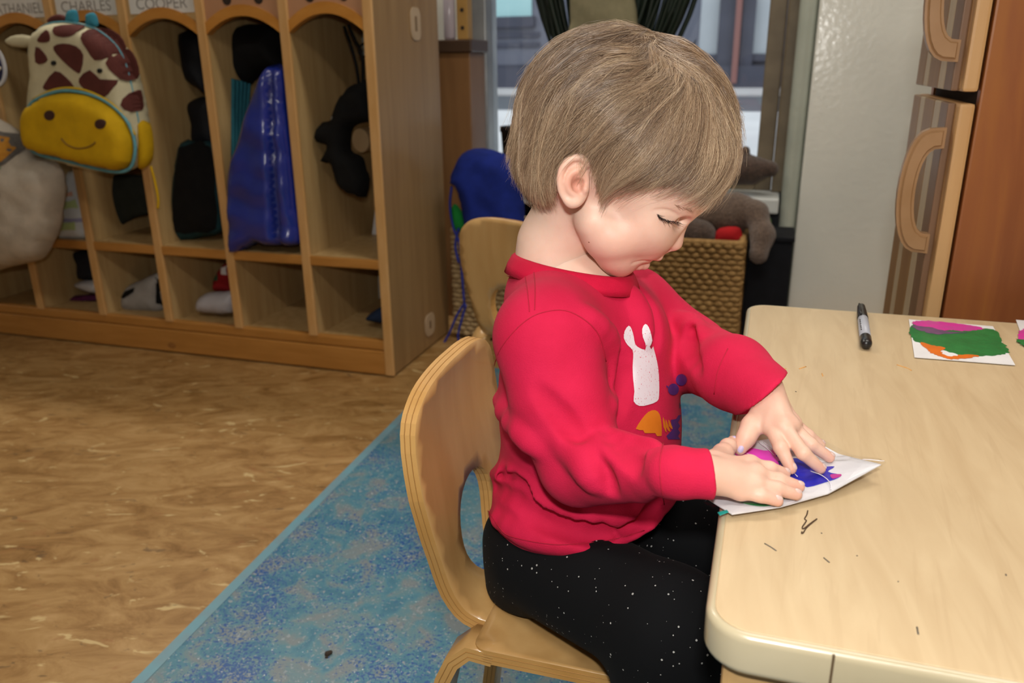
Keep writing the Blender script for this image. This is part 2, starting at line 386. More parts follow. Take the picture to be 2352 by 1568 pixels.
fac('shutter', 1606, -220, 1648, 125, .03, LTP, .06); fac('shutter', 1731, -220, 1800, 125, .03, LTP, .06)
fac('pier', 1650, -220, 1686, 190, .18, STD); fac('pier', 1702, -220, 1731, 190, .18, STD); fac('drain_pipe', 1687, -220, 1700, 190, .3, BRK, .12)
fac('stone_course', 1600, 125, 1800, 140, .12, STD, .15)

# ------------------------------------------------------------------ the speckled mat on the floor
RUGM = rug_material()
ra = onz(300, 1568); rb = onz(930, 940); rd = (rb-ra)/np.linalg.norm(rb-ra); rn = np.array([rd[1], -rd[0], 0])
rc = onz(1036, 838); L0 = (ra-rc)@rd - 1.6
P = [rc, rc+L0*rd, rc+L0*rd+rn*2.3, rc+rn*2.3]
mat_th = .004
bm = bmesh.new(); vs = [bm.verts.new(Vector(q)) for q in P]; f = bm.faces.new(vs); r = bmesh.ops.extrude_face_region(bm, geom=[f])
for q in r['geom']:
    if isinstance(q, bmesh.types.BMVert): q.co.z += mat_th
bmesh.ops.bevel(bm, geom=bm.edges[:], offset=.0018, segments=2, affect='EDGES')
rug = bm_obj('floor_mat', bm, RUGM); tag(rug, 'blue and grey speckled vinyl mat lying on the tan floor under the chair', 'mat')
# pale welded border of the mat
BRD = pm('mat_border_vinyl', '#6a97a6', '#71909c', 30, rough=.35)
e1 = rc+L0*rd; w_ = .018
bo = mk('border', [rc+[0, 0, mat_th+.0006], e1+[0, 0, mat_th+.0006], e1+rn*w_+[0, 0, mat_th+.0006], rc+rn*w_+[0, 0, mat_th+.0006]], [[0, 1, 2, 3]], BRD, rug)

# ================================================================== THE LOCKERS
LK_W, LK_D, LK_T = .237, .40, .024
MAPLE = pm('locker_wood', '#b39463', '#c3a573', 5, rough=.42, stretch=(9, 9, .8), bump=.03, c3='#bb9c6b')
EDGE = pm('locker_edge_wood', '#c0935a', '#cba06a', 8, rough=.3, stretch=(6, 6, 1.2), coat=.25)
RAIL = pm('locker_rail_wood', '#a97436', '#b57f3f', 7, rough=.32, stretch=(1.2, 6, 9), coat=.25)
SIDE = pm('locker_side_wood', '#8c6d47', '#997a52', 4, rough=.4, stretch=(9, 9, .7)); BACKW = pm('locker_back_wood', '#b99d70', '#c4a97c', 6, rough=.5, stretch=(9, 9, .6))
HPAN = pm('hole_panel', '#b08463', '#a97d5c', 4, rough=.45); PLATE = pm('name_plate_card', '#d8d6d2', '#cfcdc9', 20, rough=.5); INKG = pm('grey_lettering', '#8f8a86', rough=.6)
HOLE = pm('dark_hole', '#2b2119', rough=.8); ORNG = pm('arch_moulding_wood', '#b3772f', '#be8339', 7, rough=.3, stretch=(1.5, 6, 6), coat=.3)
NSEC = 7
lk = empty('coat_locker', rm(-NSEC*LK_W/2, LK_D/2, 0), 'long maple wood coat locker with arched bays and small shoe cubbies below', 'locker')
ZB, ZS0, ZS1, ZA = .098, .296, .322, .905
LTOP = 1.2
wl = -NSEC*LK_W
bx('end_panel', (-LK_T, 0, 0.004), (0, LK_D, LTOP), [SIDE], lk, bevel=.004)
bx('end_panel_edging', (-LK_T-.001, -.006, 0.004), (.001, .004, LTOP), EDGE, lk, bevel=.003)
bk_ = bx('back_panel', (wl, LK_D-.006, .02), (-LK_T, LK_D, LTOP-.02), pm('dark_groove_wood', '#5f4a30', rough=.6), lk)
for i in range(NSEC*3): bx('board', (wl+i*LK_W/3+.0015, LK_D-.012, .03), (wl+(i+1)*LK_W/3-.0015, LK_D-.005, LTOP-.02), BACKW, bk_, bevel=.001)
bx('top_panel', (wl-LK_T, 0, LTOP), (0, LK_D, LTOP+.025), MAPLE, lk, bevel=.004)
bx('base_rail', (wl, -.004, .004), (-LK_T, .02, .072), RAIL, lk, bevel=.004); bx('base_rail', (wl, -.002, .073), (-LK_T, .02, ZB+.004), RAIL, lk, bevel=.006)
bx('bottom_shelf', (wl, .02, ZB-.02), (-LK_T, LK_D-.012, ZB), MAPLE, lk)
bx('shelf', (wl, .004, ZS0), (-LK_T, LK_D-.012, ZS1), MAPLE, lk); bx('shelf_edging', (wl, -.005, ZS0), (-LK_T, .004, ZS1), RAIL, lk, bevel=.004)
div = None
for i in range(1, NSEC+1):
    x = -i*LK_W
    d1 = bx('divider', (x-LK_T/2, .004, ZB), (x+LK_T/2, LK_D-.012, LTOP), MAPLE, lk); bx('divider_edging', (x-LK_T/2-.001, -.006, ZB), (x+LK_T/2+.001, .004, LTOP), EDGE, d1, bevel=.003)
fp = front_plane(.0)
names = {2: 'COOPER', 3: 'CHARLES', 4: 'NATHANIEL'}
for i in range(NSEC):
    x1 = -i*LK_W - (LK_T if i == 0 else LK_T/2); x0 = -(i+1)*LK_W + LK_T/2; xc = (x0+x1)/2; hw = (x1-x0)/2
    arc = lambda z0, rise: [(xc+hw*t, z0+rise*(1-t*t)) for t in np.linspace(-1, 1, 15)]
    lo_ = arc(ZA-.032, .042); hi_ = arc(ZA-.004, .040)
    extrude_poly('arch_moulding', fp, lo_+hi_[::-1], -.02, .004, ORNG, lk)
    pan = extrude_poly('header_panel', fp, hi_+[(x1, LTOP), (x0, LTOP)], -.018, -.004, HPAN if i < 2 else MAPLE, lk)
    if i in names:
        extrude_poly('name_plate', fp, [(x0+.012, ZA+.016+.006), (x1-.004, ZA+.022), (x1-.004, ZA+.070), (x0+.012, ZA+.070)], -.004, -.001, PLATE, lk)
        text_mesh('lettering', names[i], fp, xc+.004, ZA+.044, .027, INKG, lk, -.0004, xscale=1.05 if len(names[i]) < 8 else .92)
    else:
        for sx in (-.045, .045):
            cx = xc+sx+.005
            extrude_poly('finger_hole', fp, ellipse((cx, ZA+.048), .0125, .0125, 20), -.0045, -.003, HOLE, lk)
# metal latch plates let into the end panel
ep = Plane2(rm(0, 0, 0), EY, EZ)
LAT = pm('pale_latch', '#b9a184', '#ad9679', 20, rough=.5)
for (x0, y0, x1, y1) in ((944, 18, 963, 92), (977, 712, 996, 778)):
    q0 = rcoord(ona(x0, y1, 0)); q1 = rcoord(ona(x1, y0, 0)); b0, b1 = sorted((q0[1], q1[1])); z0, z1 = sorted((q0[2], q1[2]))
    la = extrude_poly('latch_plate', ep, rrect(b0, z0, b1, z1, (b1-b0)*.35), 0.0005, .0025, LAT, lk)
    bc = (b0+b1)/2; extrude_poly('slot', ep, rrect(bc-.006, z0+.022, bc+.006, z1-.022, .003), .0024, .0032, pm('latch_slot', '#7a6347', rough=.6), la)
# worn spot on the base rail
kp = fp.px(397, 792); extrude_poly('worn_mark', front_plane(-.004), ellipse(kp, .014, .009, 14), .0001, .0006, pm('worn_wood', '#8a5a2a', '#9c6a33', 90, rough=.7), lk)
# ================================================================== TABLE
TZ = .500
TA, TB0, TB1, TA1 = .905, -1.457, -.784, 2.13
LAM = bpy.data.materials.new('maple_laminate'); LAM.use_nodes = True
def _lam():
    nt = LAM.node_tree; N = nt.nodes; L = nt.links; b = N['Principled BSDF']
    tc = N.new('ShaderNodeTexCoord'); mp = N.new('ShaderNodeMapping'); L.new(tc.outputs['Object'], mp.inputs[0])
    mp.vector_type = 'TEXTURE'; mp.inputs['Rotation'].default_value = (0, 0, ANG+.06); mp.inputs['Scale'].default_value = (1/7, 1.0, 1)
    n1 = N.new('ShaderNodeTexNoise'); n1.inputs['Scale'].default_value = 7; n1.inputs['Detail'].default_value = 5; n1.inputs['Distortion'].default_value = 1.2; L.new(mp.outputs[0], n1.inputs[0])
    r = N.new('ShaderNodeValToRGB'); L.new(n1.outputs['Fac'], r.inputs[0]); e = r.color_ramp.elements
    e[0].position = .3; e[0].color = lin('#bfa783'); e[1].position = .7; e[1].color = lin('#cbb591')
    mp2 = N.new('ShaderNodeMapping'); L.new(tc.outputs['Object'], mp2.inputs[0]); mp2.vector_type = 'TEXTURE'; mp2.inputs['Rotation'].default_value = (0, 0, ANG-.05); mp2.inputs['Scale'].default_value = (1/16, 1.2, 1)
    n2 = N.new('ShaderNodeTexNoise'); n2.inputs['Scale'].default_value = 8; n2.inputs['Detail'].default_value = 3; n2.inputs['Distortion'].default_value = .6; L.new(mp2.outputs[0], n2.inputs[0])
    r2 = N.new('ShaderNodeValToRGB'); L.new(n2.outputs['Fac'], r2.inputs[0]); e = r2.color_ramp.elements; e[0].position = .36; e[0].color = (.3, .3, .3, 1); e[1].position = .42; e[1].color = (0, 0, 0, 1)
    mx = N.new('ShaderNodeMix'); mx.data_type = 'RGBA'; L.new(r2.outputs[0], mx.inputs['Factor']); L.new(r.outputs[0], mx.inputs['A']); mx.inputs['B'].default_value = lin('#b89f7c')
    L.new(mx.outputs['Result'], b.inputs['Base Color']); b.inputs['Roughness'].default_value = .36; b.inputs['Specular IOR Level'].default_value = .4
_lam()
BAND = pm('cream_edge_band', '#bdb296', '#b2a688', 10, rough=.25, coat=.3); TLEG = pm('table_leg_wood', '#b08d5c', '#bd9a68', 5, rough=.45, stretch=(8, 8, .8)); APR = pm('table_apron_wood', '#c9ab7d', '#d3b88c', 6, rough=.5, stretch=(.8, 8, 8))
table = empty('play_table', rm((TA+TA1)/2, (TB0+TB1)/2, 0), 'low maple laminate table with rounded corners where the child works', 'table')
tf = Plane2(rm(0, 0, TZ), EX, EY)
out = rrect(TA, TB0, TA1, TB1, .026, 8); inn = rrect(TA+.005, TB0+.005, TA1-.005, TB1-.005, .022, 8)
# laminate surface
def ring_loft(name, rings, mat, parent):
    """rings = list of (2-D outline, height); closed bands between, first and last filled"""
    n = len(rings[0][0]); V = np.concatenate([tf.at(r, h) for r, h in rings]); Fc = []
    for i in range(len(rings)-1):
        for k in range(n): Fc.append([i*n+k, i*n+(k+1) % n, (i+1)*n+(k+1) % n, (i+1)*n+k])
    Fc.append([(len(rings)-1)*n+k for k in range(n)]); Fc.append(list(range(n))[::-1])
    return tri_normals(mk(name, V, Fc, mat, parent))
ring_loft('table_top', [(inn, -.026), (inn, -.0004), (rrect(TA+.0056, TB0+.0056, TA1-.0056, TB1-.0056, .0215, 8), 0.0)], LAM, table)
V = []; Fc = []; prof = [(.0056, -.0012), (.0048, -.0002)] + [(.0048-.0048*math.sin(t)*1.0, -.005+.005*math.cos(t)) for t in np.linspace(.2, math.pi/2, 5)] + [(0, -.022)] + [(.006-.006*math.cos(t), -.022-.006*math.sin(t)) for t in np.linspace(.3, math.pi/2, 4)] + [(.0056, -.028)]
for ins, h in prof: V.append(tf.at(rrect(TA+ins, TB0+ins, TA1-ins, TB1-ins, .026-ins, 8), h))
n = len(V[0]); V = np.concatenate(V)
for i in range(len(prof)):
    j = (i+1) % len(prof)
    for k in range(n): Fc.append([i*n+k, i*n+(k+1) % n, j*n+(k+1) % n, j*n+k])
band = tri_normals(mk('edge_band', V, Fc, BAND, table, True))
# seam in the edge band
sq = rcoord(onz(1912, 1500, TZ-.005)); bx('band_seam', (sq[0]-.0007, TB0-.0004, TZ-.027), (sq[0]+.0007, TB0+.004, TZ-.0015), pm('seam_dark', '#5d4c36', rough=.7), band)
for (a, b) in ((TA+.012, TB0+.012), (TA+.012, TB1-.067), (TA1-.067, TB0+.012), (TA1-.067, TB1-.067)):
    bx('leg', (a, b, 0.0045 if a < 1.6 else 0), (a+.055, b+.055, TZ-.0285), TLEG, table, bevel=.004)
bx('apron', (TA+.067, TB0+.03, TZ-.11), (TA1-.067, TB0+.05, TZ-.0285), APR, table); bx('apron', (TA+.067, TB1-.05, TZ-.11), (TA1-.067, TB1-.03, TZ-.0285), APR, table)
bx('apron', (TA+.03, TB0+.067, TZ-.11), (TA+.05, TB1-.067, TZ-.0285), APR, table); bx('apron', (TA1-.05, TB0+.067, TZ-.11), (TA1-.03, TB1-.067, TZ-.0285), APR, table)
# dried paint drips and pencil marks on the laminate
DRIP = pm('orange_paint_drip', '#d9994f', '#cfa468', 300, rough=.5); PENC = pm('pencil_mark', '#55504a', rough=.8)
for pts in ([(1778, 843), (1790, 846), (1806, 847)], [(1836, 847), (1851, 842)], [(1888, 858), (1890, 864)], [(2060, 838), (2085, 846), (2093, 851)]):
    q = tf.pxs(pts); tube('paint_drip', tf.at(smooth_poly(q, 3), .0001), .0007, DRIP, table, 6)
for pts in ([(1756, 1248), (1770, 1256), (1783, 1265)], [(1892, 1281), (1898, 1286), (1905, 1292)], [(2106, 1440), (2109, 1457)], [(2310, 1319), (2311, 1322)], [(2062, 1335), (2064, 1336)], [(1968, 1276), (1969, 1277)], [(1886, 1224), (1888, 1225)], [(1827, 899), (1829, 900)]):
    q = tf.pxs(pts); tube('pencil_mark', tf.at(smooth_poly(q, 2), .0001), .0005, PENC, table, 5)

# ------------------------------------------------------------------ things on the table
INK = pm('black_plastic', '#1b1a1b', '#242324', 40, rough=.3); GRYP = pm('marker_grey_barrel', '#a9acb6', '#a2a5af', 60, rough=.35)
def lathe(name, p0, p1, prof, mat, parent=None, n=18):
    p0 = np.asarray(p0); p1 = np.asarray(p1); d = p1-p0; pts = [p0+d*u for u, r in prof]; rr = [r for u, r in prof]
    v, f = [], []
    t = d/np.linalg.norm(d); up = EZ if abs(t[2]) < .9 else EX; N = up-t*(up@t); N /= np.linalg.norm(N); B = np.cross(t, N); a = np.linspace(0, 2*math.pi, n, endpoint=False)
    V = np.concatenate([p + r*(np.cos(a)[:, None]*N+np.sin(a)[:, None]*B) for p, r in zip(pts, rr)])
    for i in range(len(prof)-1):
        for k in range(n): f.append([i*n+k, i*n+(k+1) % n, (i+1)*n+(k+1) % n, (i+1)*n+k])
    f.append(list(range(n))[::-1]); f.append([(len(prof)-1)*n+k for k in range(n)])
    o = tri_normals(mk(name, V, f, mat, parent, True))
    return o
mr = .0062
m0 = onz(1978, 704, TZ+mr); m1 = onz(1990, 793, TZ+mr)
mk_ = empty('marker_pen', (*((m0+m1)/2)[:2], TZ), 'black capped felt marker with grey barrel lying on the table', 'marker')
lathe('cap', m0, m0+(m1-m0)*.36, [(0, .0035), (.02, .0046), (.5, .0056), (.9, mr), (1, mr)], INK, mk_)
bar = lathe('barrel', m0+(m1-m0)*.36, m0+(m1-m0)*.83, [(0, mr*.93), (.03, mr*.97), (1, mr*.97)], GRYP, mk_)
lathe('end_plug', m0+(m1-m0)*.83, m1, [(0, mr), (.75, mr), (.93, mr*.8), (1, mr*.5)], INK, mk_)
cl = np.cross(EZ, (m1-m0)/np.linalg.norm(m1-m0))
tube('clip', [m0+(m1-m0)*.04+EZ*.005-cl*.003, m0+(m1-m0)*.2+EZ*.0066-cl*.003, m0+(m1-m0)*.37+EZ*.0064-cl*.003], .0013, INK, mk_, 6)
for u in (.47, .52, .57, .62, .66, .71):
    pc = m0+(m1-m0)*u + EZ*mr*.72 - cl*mr*.72
    tube('print_mark', [pc, pc+(m1-m0)*.026+cl*.0008], .0007, INK, bar, 5)

WHP = pm('white_card', '#e3e2e4', '#dcdbde', 30, rough=.55); PINKP = pm('magenta_paint', '#d62f9c', '#c24496', 60, rough=.35); GRNP = pm('green_paint', '#1d7a3e', '#176b36', 40, rough=.35, bump=.2)
ORP = pm('orange_paint', '#e2701c', '#cf6a20', 60, rough=.4); BLUP = pm('blue_paint', '#3036c4', '#2428ac', 50, rough=.25); HOTP = pm('hot_pink_paint', '#ff58da', '#f752d0', 60, rough=.3); VIOP = pm('violet_smear_paint', '#7a4a78', '#5c4a66', 60, rough=.4)
def card(name, corners, label, lift=None, th=.0009):
    P = tf.pxs(corners); ext = np.ptp(P, axis=0).max()
    hf = (lambda Q: np.full(len(np.atleast_2d(Q)), .0012) if lift is None else lift(np.atleast_2d(Q)))
    o = patch(name, tf, P, hf, th/2, WHP, None, ext/14); tag(o, label, 'painting'); return o, hf, th
cc, hf, th = card('painted_card', [(2087, 736), (2280, 752), (2331, 841), (2100, 823)], 'white card painted green, magenta and orange lying on the table beside the marker')
def paint(L, m, hf, parent, nm='paint', lift=.0006): 
    Q = smooth_poly(tf.pxs(L), 7, True); c_ = Q.mean(0); dd = Q-c_; dd /= np.linalg.norm(dd, axis=1)[:, None]; Q = Q+dd*(RNG.normal(0, .0011, len(Q))+.0012*vnoise(Q, 500, 2))[:, None]; return patch(nm, tf, Q, lambda q: hf(q)+lift, .0003, m, parent)
paint([(2090, 757), (2098, 747), (2130, 745), (2180, 752), (2240, 756), (2285, 762), (2303, 790), (2315, 812), (2290, 818), (2230, 822), (2180, 812), (2130, 796), (2096, 783)], GRNP, hf, cc)
paint([(2097, 748), (2105, 740), (2150, 742), (2200, 747), (2245, 754), (2258, 760), (2215, 764), (2185, 762), (2160, 764), (2140, 756), (2112, 753)], PINKP, hf, cc, lift=.0009)
paint([(2113, 790), (2140, 797), (2170, 803), (2160, 812), (2180, 822), (2220, 818), (2248, 822), (2215, 827), (2180, 828), (2150, 819), (2128, 806)], ORP, hf, cc, lift=.0009)
paint([(2100, 752), (2140, 757), (2180, 766), (2220, 768), (2150, 771), (2104, 760)], VIOP, hf, cc, lift=.0010)
c2, hf2, th2 = card('painted_card', [(2333, 737), (2420, 744), (2470, 812), (2356, 800)], 'white card with magenta and green paint at the table edge by the wooden cupboard')
paint([(2342, 764), (2360, 758), (2400, 760), (2420, 778), (2380, 785), (2340, 781)], PINKP, hf2, c2); paint([(2338, 783), (2380, 786), (2420, 784), (2430, 797), (2380, 800), (2345, 795)], GRNP, hf2, c2)

# the painting under the hands: paper in a clear sleeve, its corner lifted off the table
ART = [(1680, 1196), (1790, 1179), (1900, 1150), (2018, 1106), (1925, 1052), (1850, 1005), (1768, 1010), (1695, 1020), (1656, 1075), (1614, 1142)]
Aq = tf.pxs(ART); Rq = tf.px(2018, 1106); Bq = tf.px(1680, 1196)
def art_lift(Q):
    Q = np.atleast_2d(Q); d = np.linalg.norm(Q-Rq, axis=1); e = edge_dist(Q, Aq[:4], closed=False)
    return .0012 + .009*np.exp(-(d/.035)**2) + .004*np.exp(-(e/.018)**2) + .0008*vnoise(Q, 120, 3)
art = patch('painted_paper', tf, Aq, art_lift, .0005, WHP, None, .006); tag(art, 'white paper with pink, blue and green paint in a clear sleeve under the hands', 'painting')
def apaint(L, m, lift=.0009): return patch('paint', tf, smooth_poly(tf.pxs(L), 3, True), lambda q: art_lift(q)+lift, .0003, m, art, .005)
apaint([(1687, 1043), (1705, 1034), (1730, 1036), (1755, 1041), (1779, 1041), (1788, 1058), (1793, 1080), (1765, 1072), (1735, 1068), (1700, 1058)], HOTP)
apaint([(1781, 1047), (1800, 1060), (1828, 1058), (1850, 1070), (1886, 1083), (1914, 1089), (1899, 1099), (1927, 1115), (1900, 1124), (1852, 1130), (1838, 1112), (1806, 1103), (1790, 1075)], BLUP)
apaint([(1690, 1154), (1740, 1156), (1800, 1152), (1792, 1166), (1766, 1177), (1730, 1176), (1704, 1167)], GRNP)
apaint([(1905, 1108), (1926, 1113), (1928, 1117), (1910, 1120)], pm('magenta_dab_paint', '#c22f8e', rough=.3), .0012)  # small magenta dab at the edge of the blue
CEL = bpy.data.materials.new('clear_cellophane'); CEL.use_nodes = True
_n = CEL.node_tree.nodes; _l = CEL.node_tree.links; _n.remove(_n['Principled BSDF'])
_t = _n.new('ShaderNodeBsdfTransparent'); _t.inputs[0].default_value = (.95, .95, .96, 1); _g = _n.new('ShaderNodeBsdfGlossy'); _g.inputs['Roughness'].default_value = .08
_fr = _n.new('ShaderNodeLayerWeight'); _fr.inputs[0].default_value = .07; _mx = _n.new('ShaderNodeMixShader')
_l.new(_fr.outputs['Fresnel'], _mx.inputs[0]); _l.new(_t.outputs[0], _mx.inputs[1]); _l.new(_g.outputs[0], _mx.inputs[2]); _l.new(_mx.outputs[0], _n['Material Output'].inputs[0])
SLV = [(1660, 1206), (1700, 1205), (1792, 1186), (1902, 1156), (2030, 1106), (1968, 1072), (1930, 1046), (1852, 1000), (1768, 1004), (1690, 1014), (1650, 1072), (1612, 1148), (1632, 1178)]
slp = smooth_poly(tf.pxs(SLV), 2, True); P, T = cdt(slp, .0035)
gr = np.abs(vnoise(P*[1, 1.6], 150, 11))
h = art_lift(P) + .0016 + .0022*np.clip(gr-.25, 0, 1) + .0012*np.abs(vnoise(P, 260, 5))
mk('clear_sleeve', tf.at(P, h), T, CEL, art, True)
# pale tubes painted as glints on the sleeve, and its adhesive strip
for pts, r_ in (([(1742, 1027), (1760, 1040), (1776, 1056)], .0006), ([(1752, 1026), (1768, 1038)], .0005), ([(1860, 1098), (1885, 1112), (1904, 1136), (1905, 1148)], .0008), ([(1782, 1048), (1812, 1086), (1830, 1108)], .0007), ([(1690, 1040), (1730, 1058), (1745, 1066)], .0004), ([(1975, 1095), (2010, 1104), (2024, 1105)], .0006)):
    q = smooth_poly(tf.pxs(pts), 4); tube('sleeve_glint_tube', tf.at(q, art_lift(q)+.0030), r_*.45, pm('sleeve_glint', '#e9e6f2', rough=.15, coat=.5), art, 6)
patch('adhesive_strip', tf, tf.pxs([(1647, 1190), (1668, 1186), (1672, 1191), (1652, 1197)]), lambda q: art_lift(q)+.0002, .0004, pm('teal_tape', '#1f9a93', rough=.3), art)
# a loose thread on the table
th_ = smooth_poly(tf.pxs([(1855, 1174), (1853, 1184), (1848, 1192), (1852, 1197), (1843, 1212), (1845, 1215), (1858, 1205), (1876, 1194), (1868, 1199), (1852, 1213), (1845, 1225), (1841, 1226), (1842, 1221)]), 4)
t_ = tube('loose_thread', tf.at(th_, .0006+.0004*np.sin(np.arange(len(th_))*.5)), .00045, pm('brown_thread', '#4a3524', rough=.8), None, 5); tag(t_, 'thin dark thread curled on the table in front of the painting', 'thread')

# ================================================================== CHAIRS
PLY = pm('chair_ply_face', '#b88f58', '#c49d66', 5, rough=.34, stretch=(6, 6, .8), coat=.3, c3='#be965f'); PLYE = pm('chair_ply_edge', '#b78847', '#cda060', 9, rough=.5, stretch=(1, 1, 1)); PLYD = pm('ply_dark_layer', '#a5793f', rough=.6)
def sheet(name, fr, prof, outline, holes, th, parent, step, mat):
    """bent plywood: an outline in (t, length along profile) mapped on a profile of (s, z) points"""
    prof = np.asarray(prof, float); seg = np.r_[0, np.cumsum(np.linalg.norm(np.diff(prof, axis=0), axis=1))]; tn = np.gradient(prof, axis=0); tn /= np.linalg.norm(tn, axis=1)[:, None]
    P, T = cdt(outline, step, holes)
    def mapp(off):
        l = P[:, 1]; s = np.interp(l, seg, prof[:, 0]); z = np.interp(l, seg, prof[:, 1]); ns = -np.interp(l, seg, tn[:, 1]); nz = np.interp(l, seg, tn[:, 0])
        return fr(np.stack([s+ns*off, P[:, 0], z+nz*off], 1))
    n = len(P); V = np.concatenate([mapp(th/2), mapp(-th/2)])
    F2 = [list(t) for t in T] + [[i+n for i in t[::-1]] for t in T]; nf = len(F2)
    F2 += [[b, a, a+n, b+n] for a, b in boundary_edges(T)]
    o = mk(name, V, F2, mat, parent)
    for i, p in enumerate(o.data.polygons):
        p.use_smooth = i < nf; p.material_index = 0 if i < nf else 1
    # darker glue lines round the rim
    be = boundary_edges(T); nxt = dict(be); loops = []; seen = set()
    for a0 in list(nxt):
        if a0 in seen: continue
        lp = [a0]; seen.add(a0); c_ = nxt[a0]
        while c_ != a0 and c_ in nxt and c_ not in seen: lp.append(c_); seen.add(c_); c_ = nxt[c_]
        loops.append(lp)
    for off in (-th*.17, th*.2):
        W = mapp(off)
        for lp in loops:
            if len(lp) > 8: tube('ply_layer', W[lp], .0005, PLYD, o, 4, closed=True)
    return o
def make_chair(pos, heading, label, leg_z):
    c, s_ = math.cos(heading), math.sin(heading); e1 = np.array([c, s_, 0]); e2 = np.array([-s_, c, 0])
    fr = lambda v: np.asarray(pos) + v[:, :1]*e1 + v[:, 1:2]*e2 + v[:, 2:3]*EZ
    W = .25; th = .015; zt = .2725
    root = empty('bentwood_chair', fr(np.array([[.12, W/2, leg_z]]))[0], label, 'chair', 'small bentwood chairs')
    mats = [PLY, PLYE]
    # seat with the leg strips curving down at its four corners
    sp = [(-.012+.28*u, zt-.006*math.sin(math.pi*u)) for u in np.linspace(0, 1, 15)]
    so = rrect(0, .022, W, .272, .012, 4); so = [p for p in so]
    sheet('seat', fr, sp, np.array(so), (), th, root, .018, mats)
    bp = smooth_poly([(.045, .2650), (.014, .2695), (-.010, .278), (-.023, .295), (-.031, .320), (-.036, .36), (-.043, .41), (-.050, .46), (-.052, .50), (-.050, .525)], 4)
    seg = np.r_[0, np.cumsum(np.linalg.norm(np.diff(bp, axis=0), axis=1))]; L = seg[-1]
    half = lambda sgn: [(W/2+sgn*x, l) for x, l in ((.084, .002), (.086, .045), (.089, .075), (.096, .115), (.106, .155), (.112, .19), (.114, .215), (.109, L-.042), (.094, L-.020), (.070, L-.007), (.035, L-.001))]
    ol = half(-1) + [(W/2, L)] + half(1)[::-1]
    ol = smooth_poly(ol, 3, False)
    hole = ellipse((W/2, .118), .046, .060, 30); hole = np.array([(W/2+(x-W/2)*(1+.25*(y-.118)/.06), y) for x, y in hole])
    sheet('backrest', fr, bp, ol, (hole,), th, root, .014, mats)
    rear = smooth_poly([(.03, zt-.005), (.012, zt-.0022), (-.004, zt-.008), (-.015, zt-.026), (-.024, zt-.05), (-.04, .13), (-.056, leg_z)], 4)
    front = smooth_poly([(.225, zt-.005), (.245, zt-.002), (.262, zt-.01), (.272, zt-.028), (.279, zt-.055), (.287, .13), (.297, leg_z)], 4)
    for prf in (rear, front):
        ln = np.linalg.norm(np.diff(prf, axis=0), axis=1).sum(); q = prf if prf is front else prf
        for t0 in (0.0, W-.036):
            o = sheet('leg', fr, q, np.array([(t0, 0), (t0+.036, 0)] + [(t0+.036, ln*k/12) for k in range(1, 13)] + [(t0, ln*k/12) for k in range(12, 0, -1)]), (), th, root, .02, mats)
    return root
CO = onz(1060, 1478, .28); CO[2] = 0
make_chair(CO, ANG, 'small bentwood chair with an oval opening in its backrest, holding the child', .0042)
pb = onz(1160, 515, .515); hd = math.radians(50)
e1 = np.array([math.cos(hd), math.sin(hd), 0]); e2 = np.array([-math.sin(hd), math.cos(hd), 0])
p0 = pb - e1*(-.05) - e2*.125; p0[2] = 0
make_chair(p0, hd, 'small empty bentwood chair behind the child, beside the blue jacket', .0042)

# ================================================================== PLAY CUPBOARD at the right
CHER = pm('cherry_panel', '#8a4f2b', '#a0632f', 3.2, rough=.38, stretch=(5, 5, .55), c3='#96592f', distort=1.6, bump=.03, detail=6); WALN = pm('brown_board', '#8d6842', '#987349', 5, rough=.4, stretch=(8, 8, .6)); 
PALB = pm('pale_board', '#b8a283', '#c2ad8e', 5, rough=.4, stretch=(8, 8, .6)); GRYB = pm('dark_board', '#7b5d45', '#86674e', 5, rough=.4, stretch=(8, 8, .6)); DEDGE = pm('door_edge_wood', '#c79a66', '#cfa572', 5, rough=.4, stretch=(8, 8, .6)); HNDL = pm('handle_wood', '#a07a52', '#ab8660', 6, rough=.35, stretch=(3, 3, 3))
cb = empty('play_cupboard', rm(1.45, -.48, 0), 'tall wooden play cupboard with striped doors, curved handles and a reddish side', 'cupboard')
CB0 = -.68
bx('side_panel', (1.157, CB0, 0), (1.80, CB0+.02, 1.35), CHER, cb, bevel=.003)
bx('side_panel', (1.157, -.345, 0), (1.80, -.325, 1.35), CHER, cb); bx('back_panel', (1.78, CB0+.02, 0), (1.80, -.345, 1.35), CHER, cb); bx('top_panel', (1.157, CB0, 1.35), (1.80, -.325, 1.37), CHER, cb)
bx('carcass', (1.16, CB0+.02, .02), (1.175, -.345, 1.33), pm('cupboard_inside', '#3a2a1c', rough=.8), cb)
bd = [(-.68, -.655, DEDGE), (-.655, -.60, GRYB), (-.60, -.555, PALB), (-.555, -.47, WALN), (-.47, -.43, PALB), (-.43, -.36, WALN)]
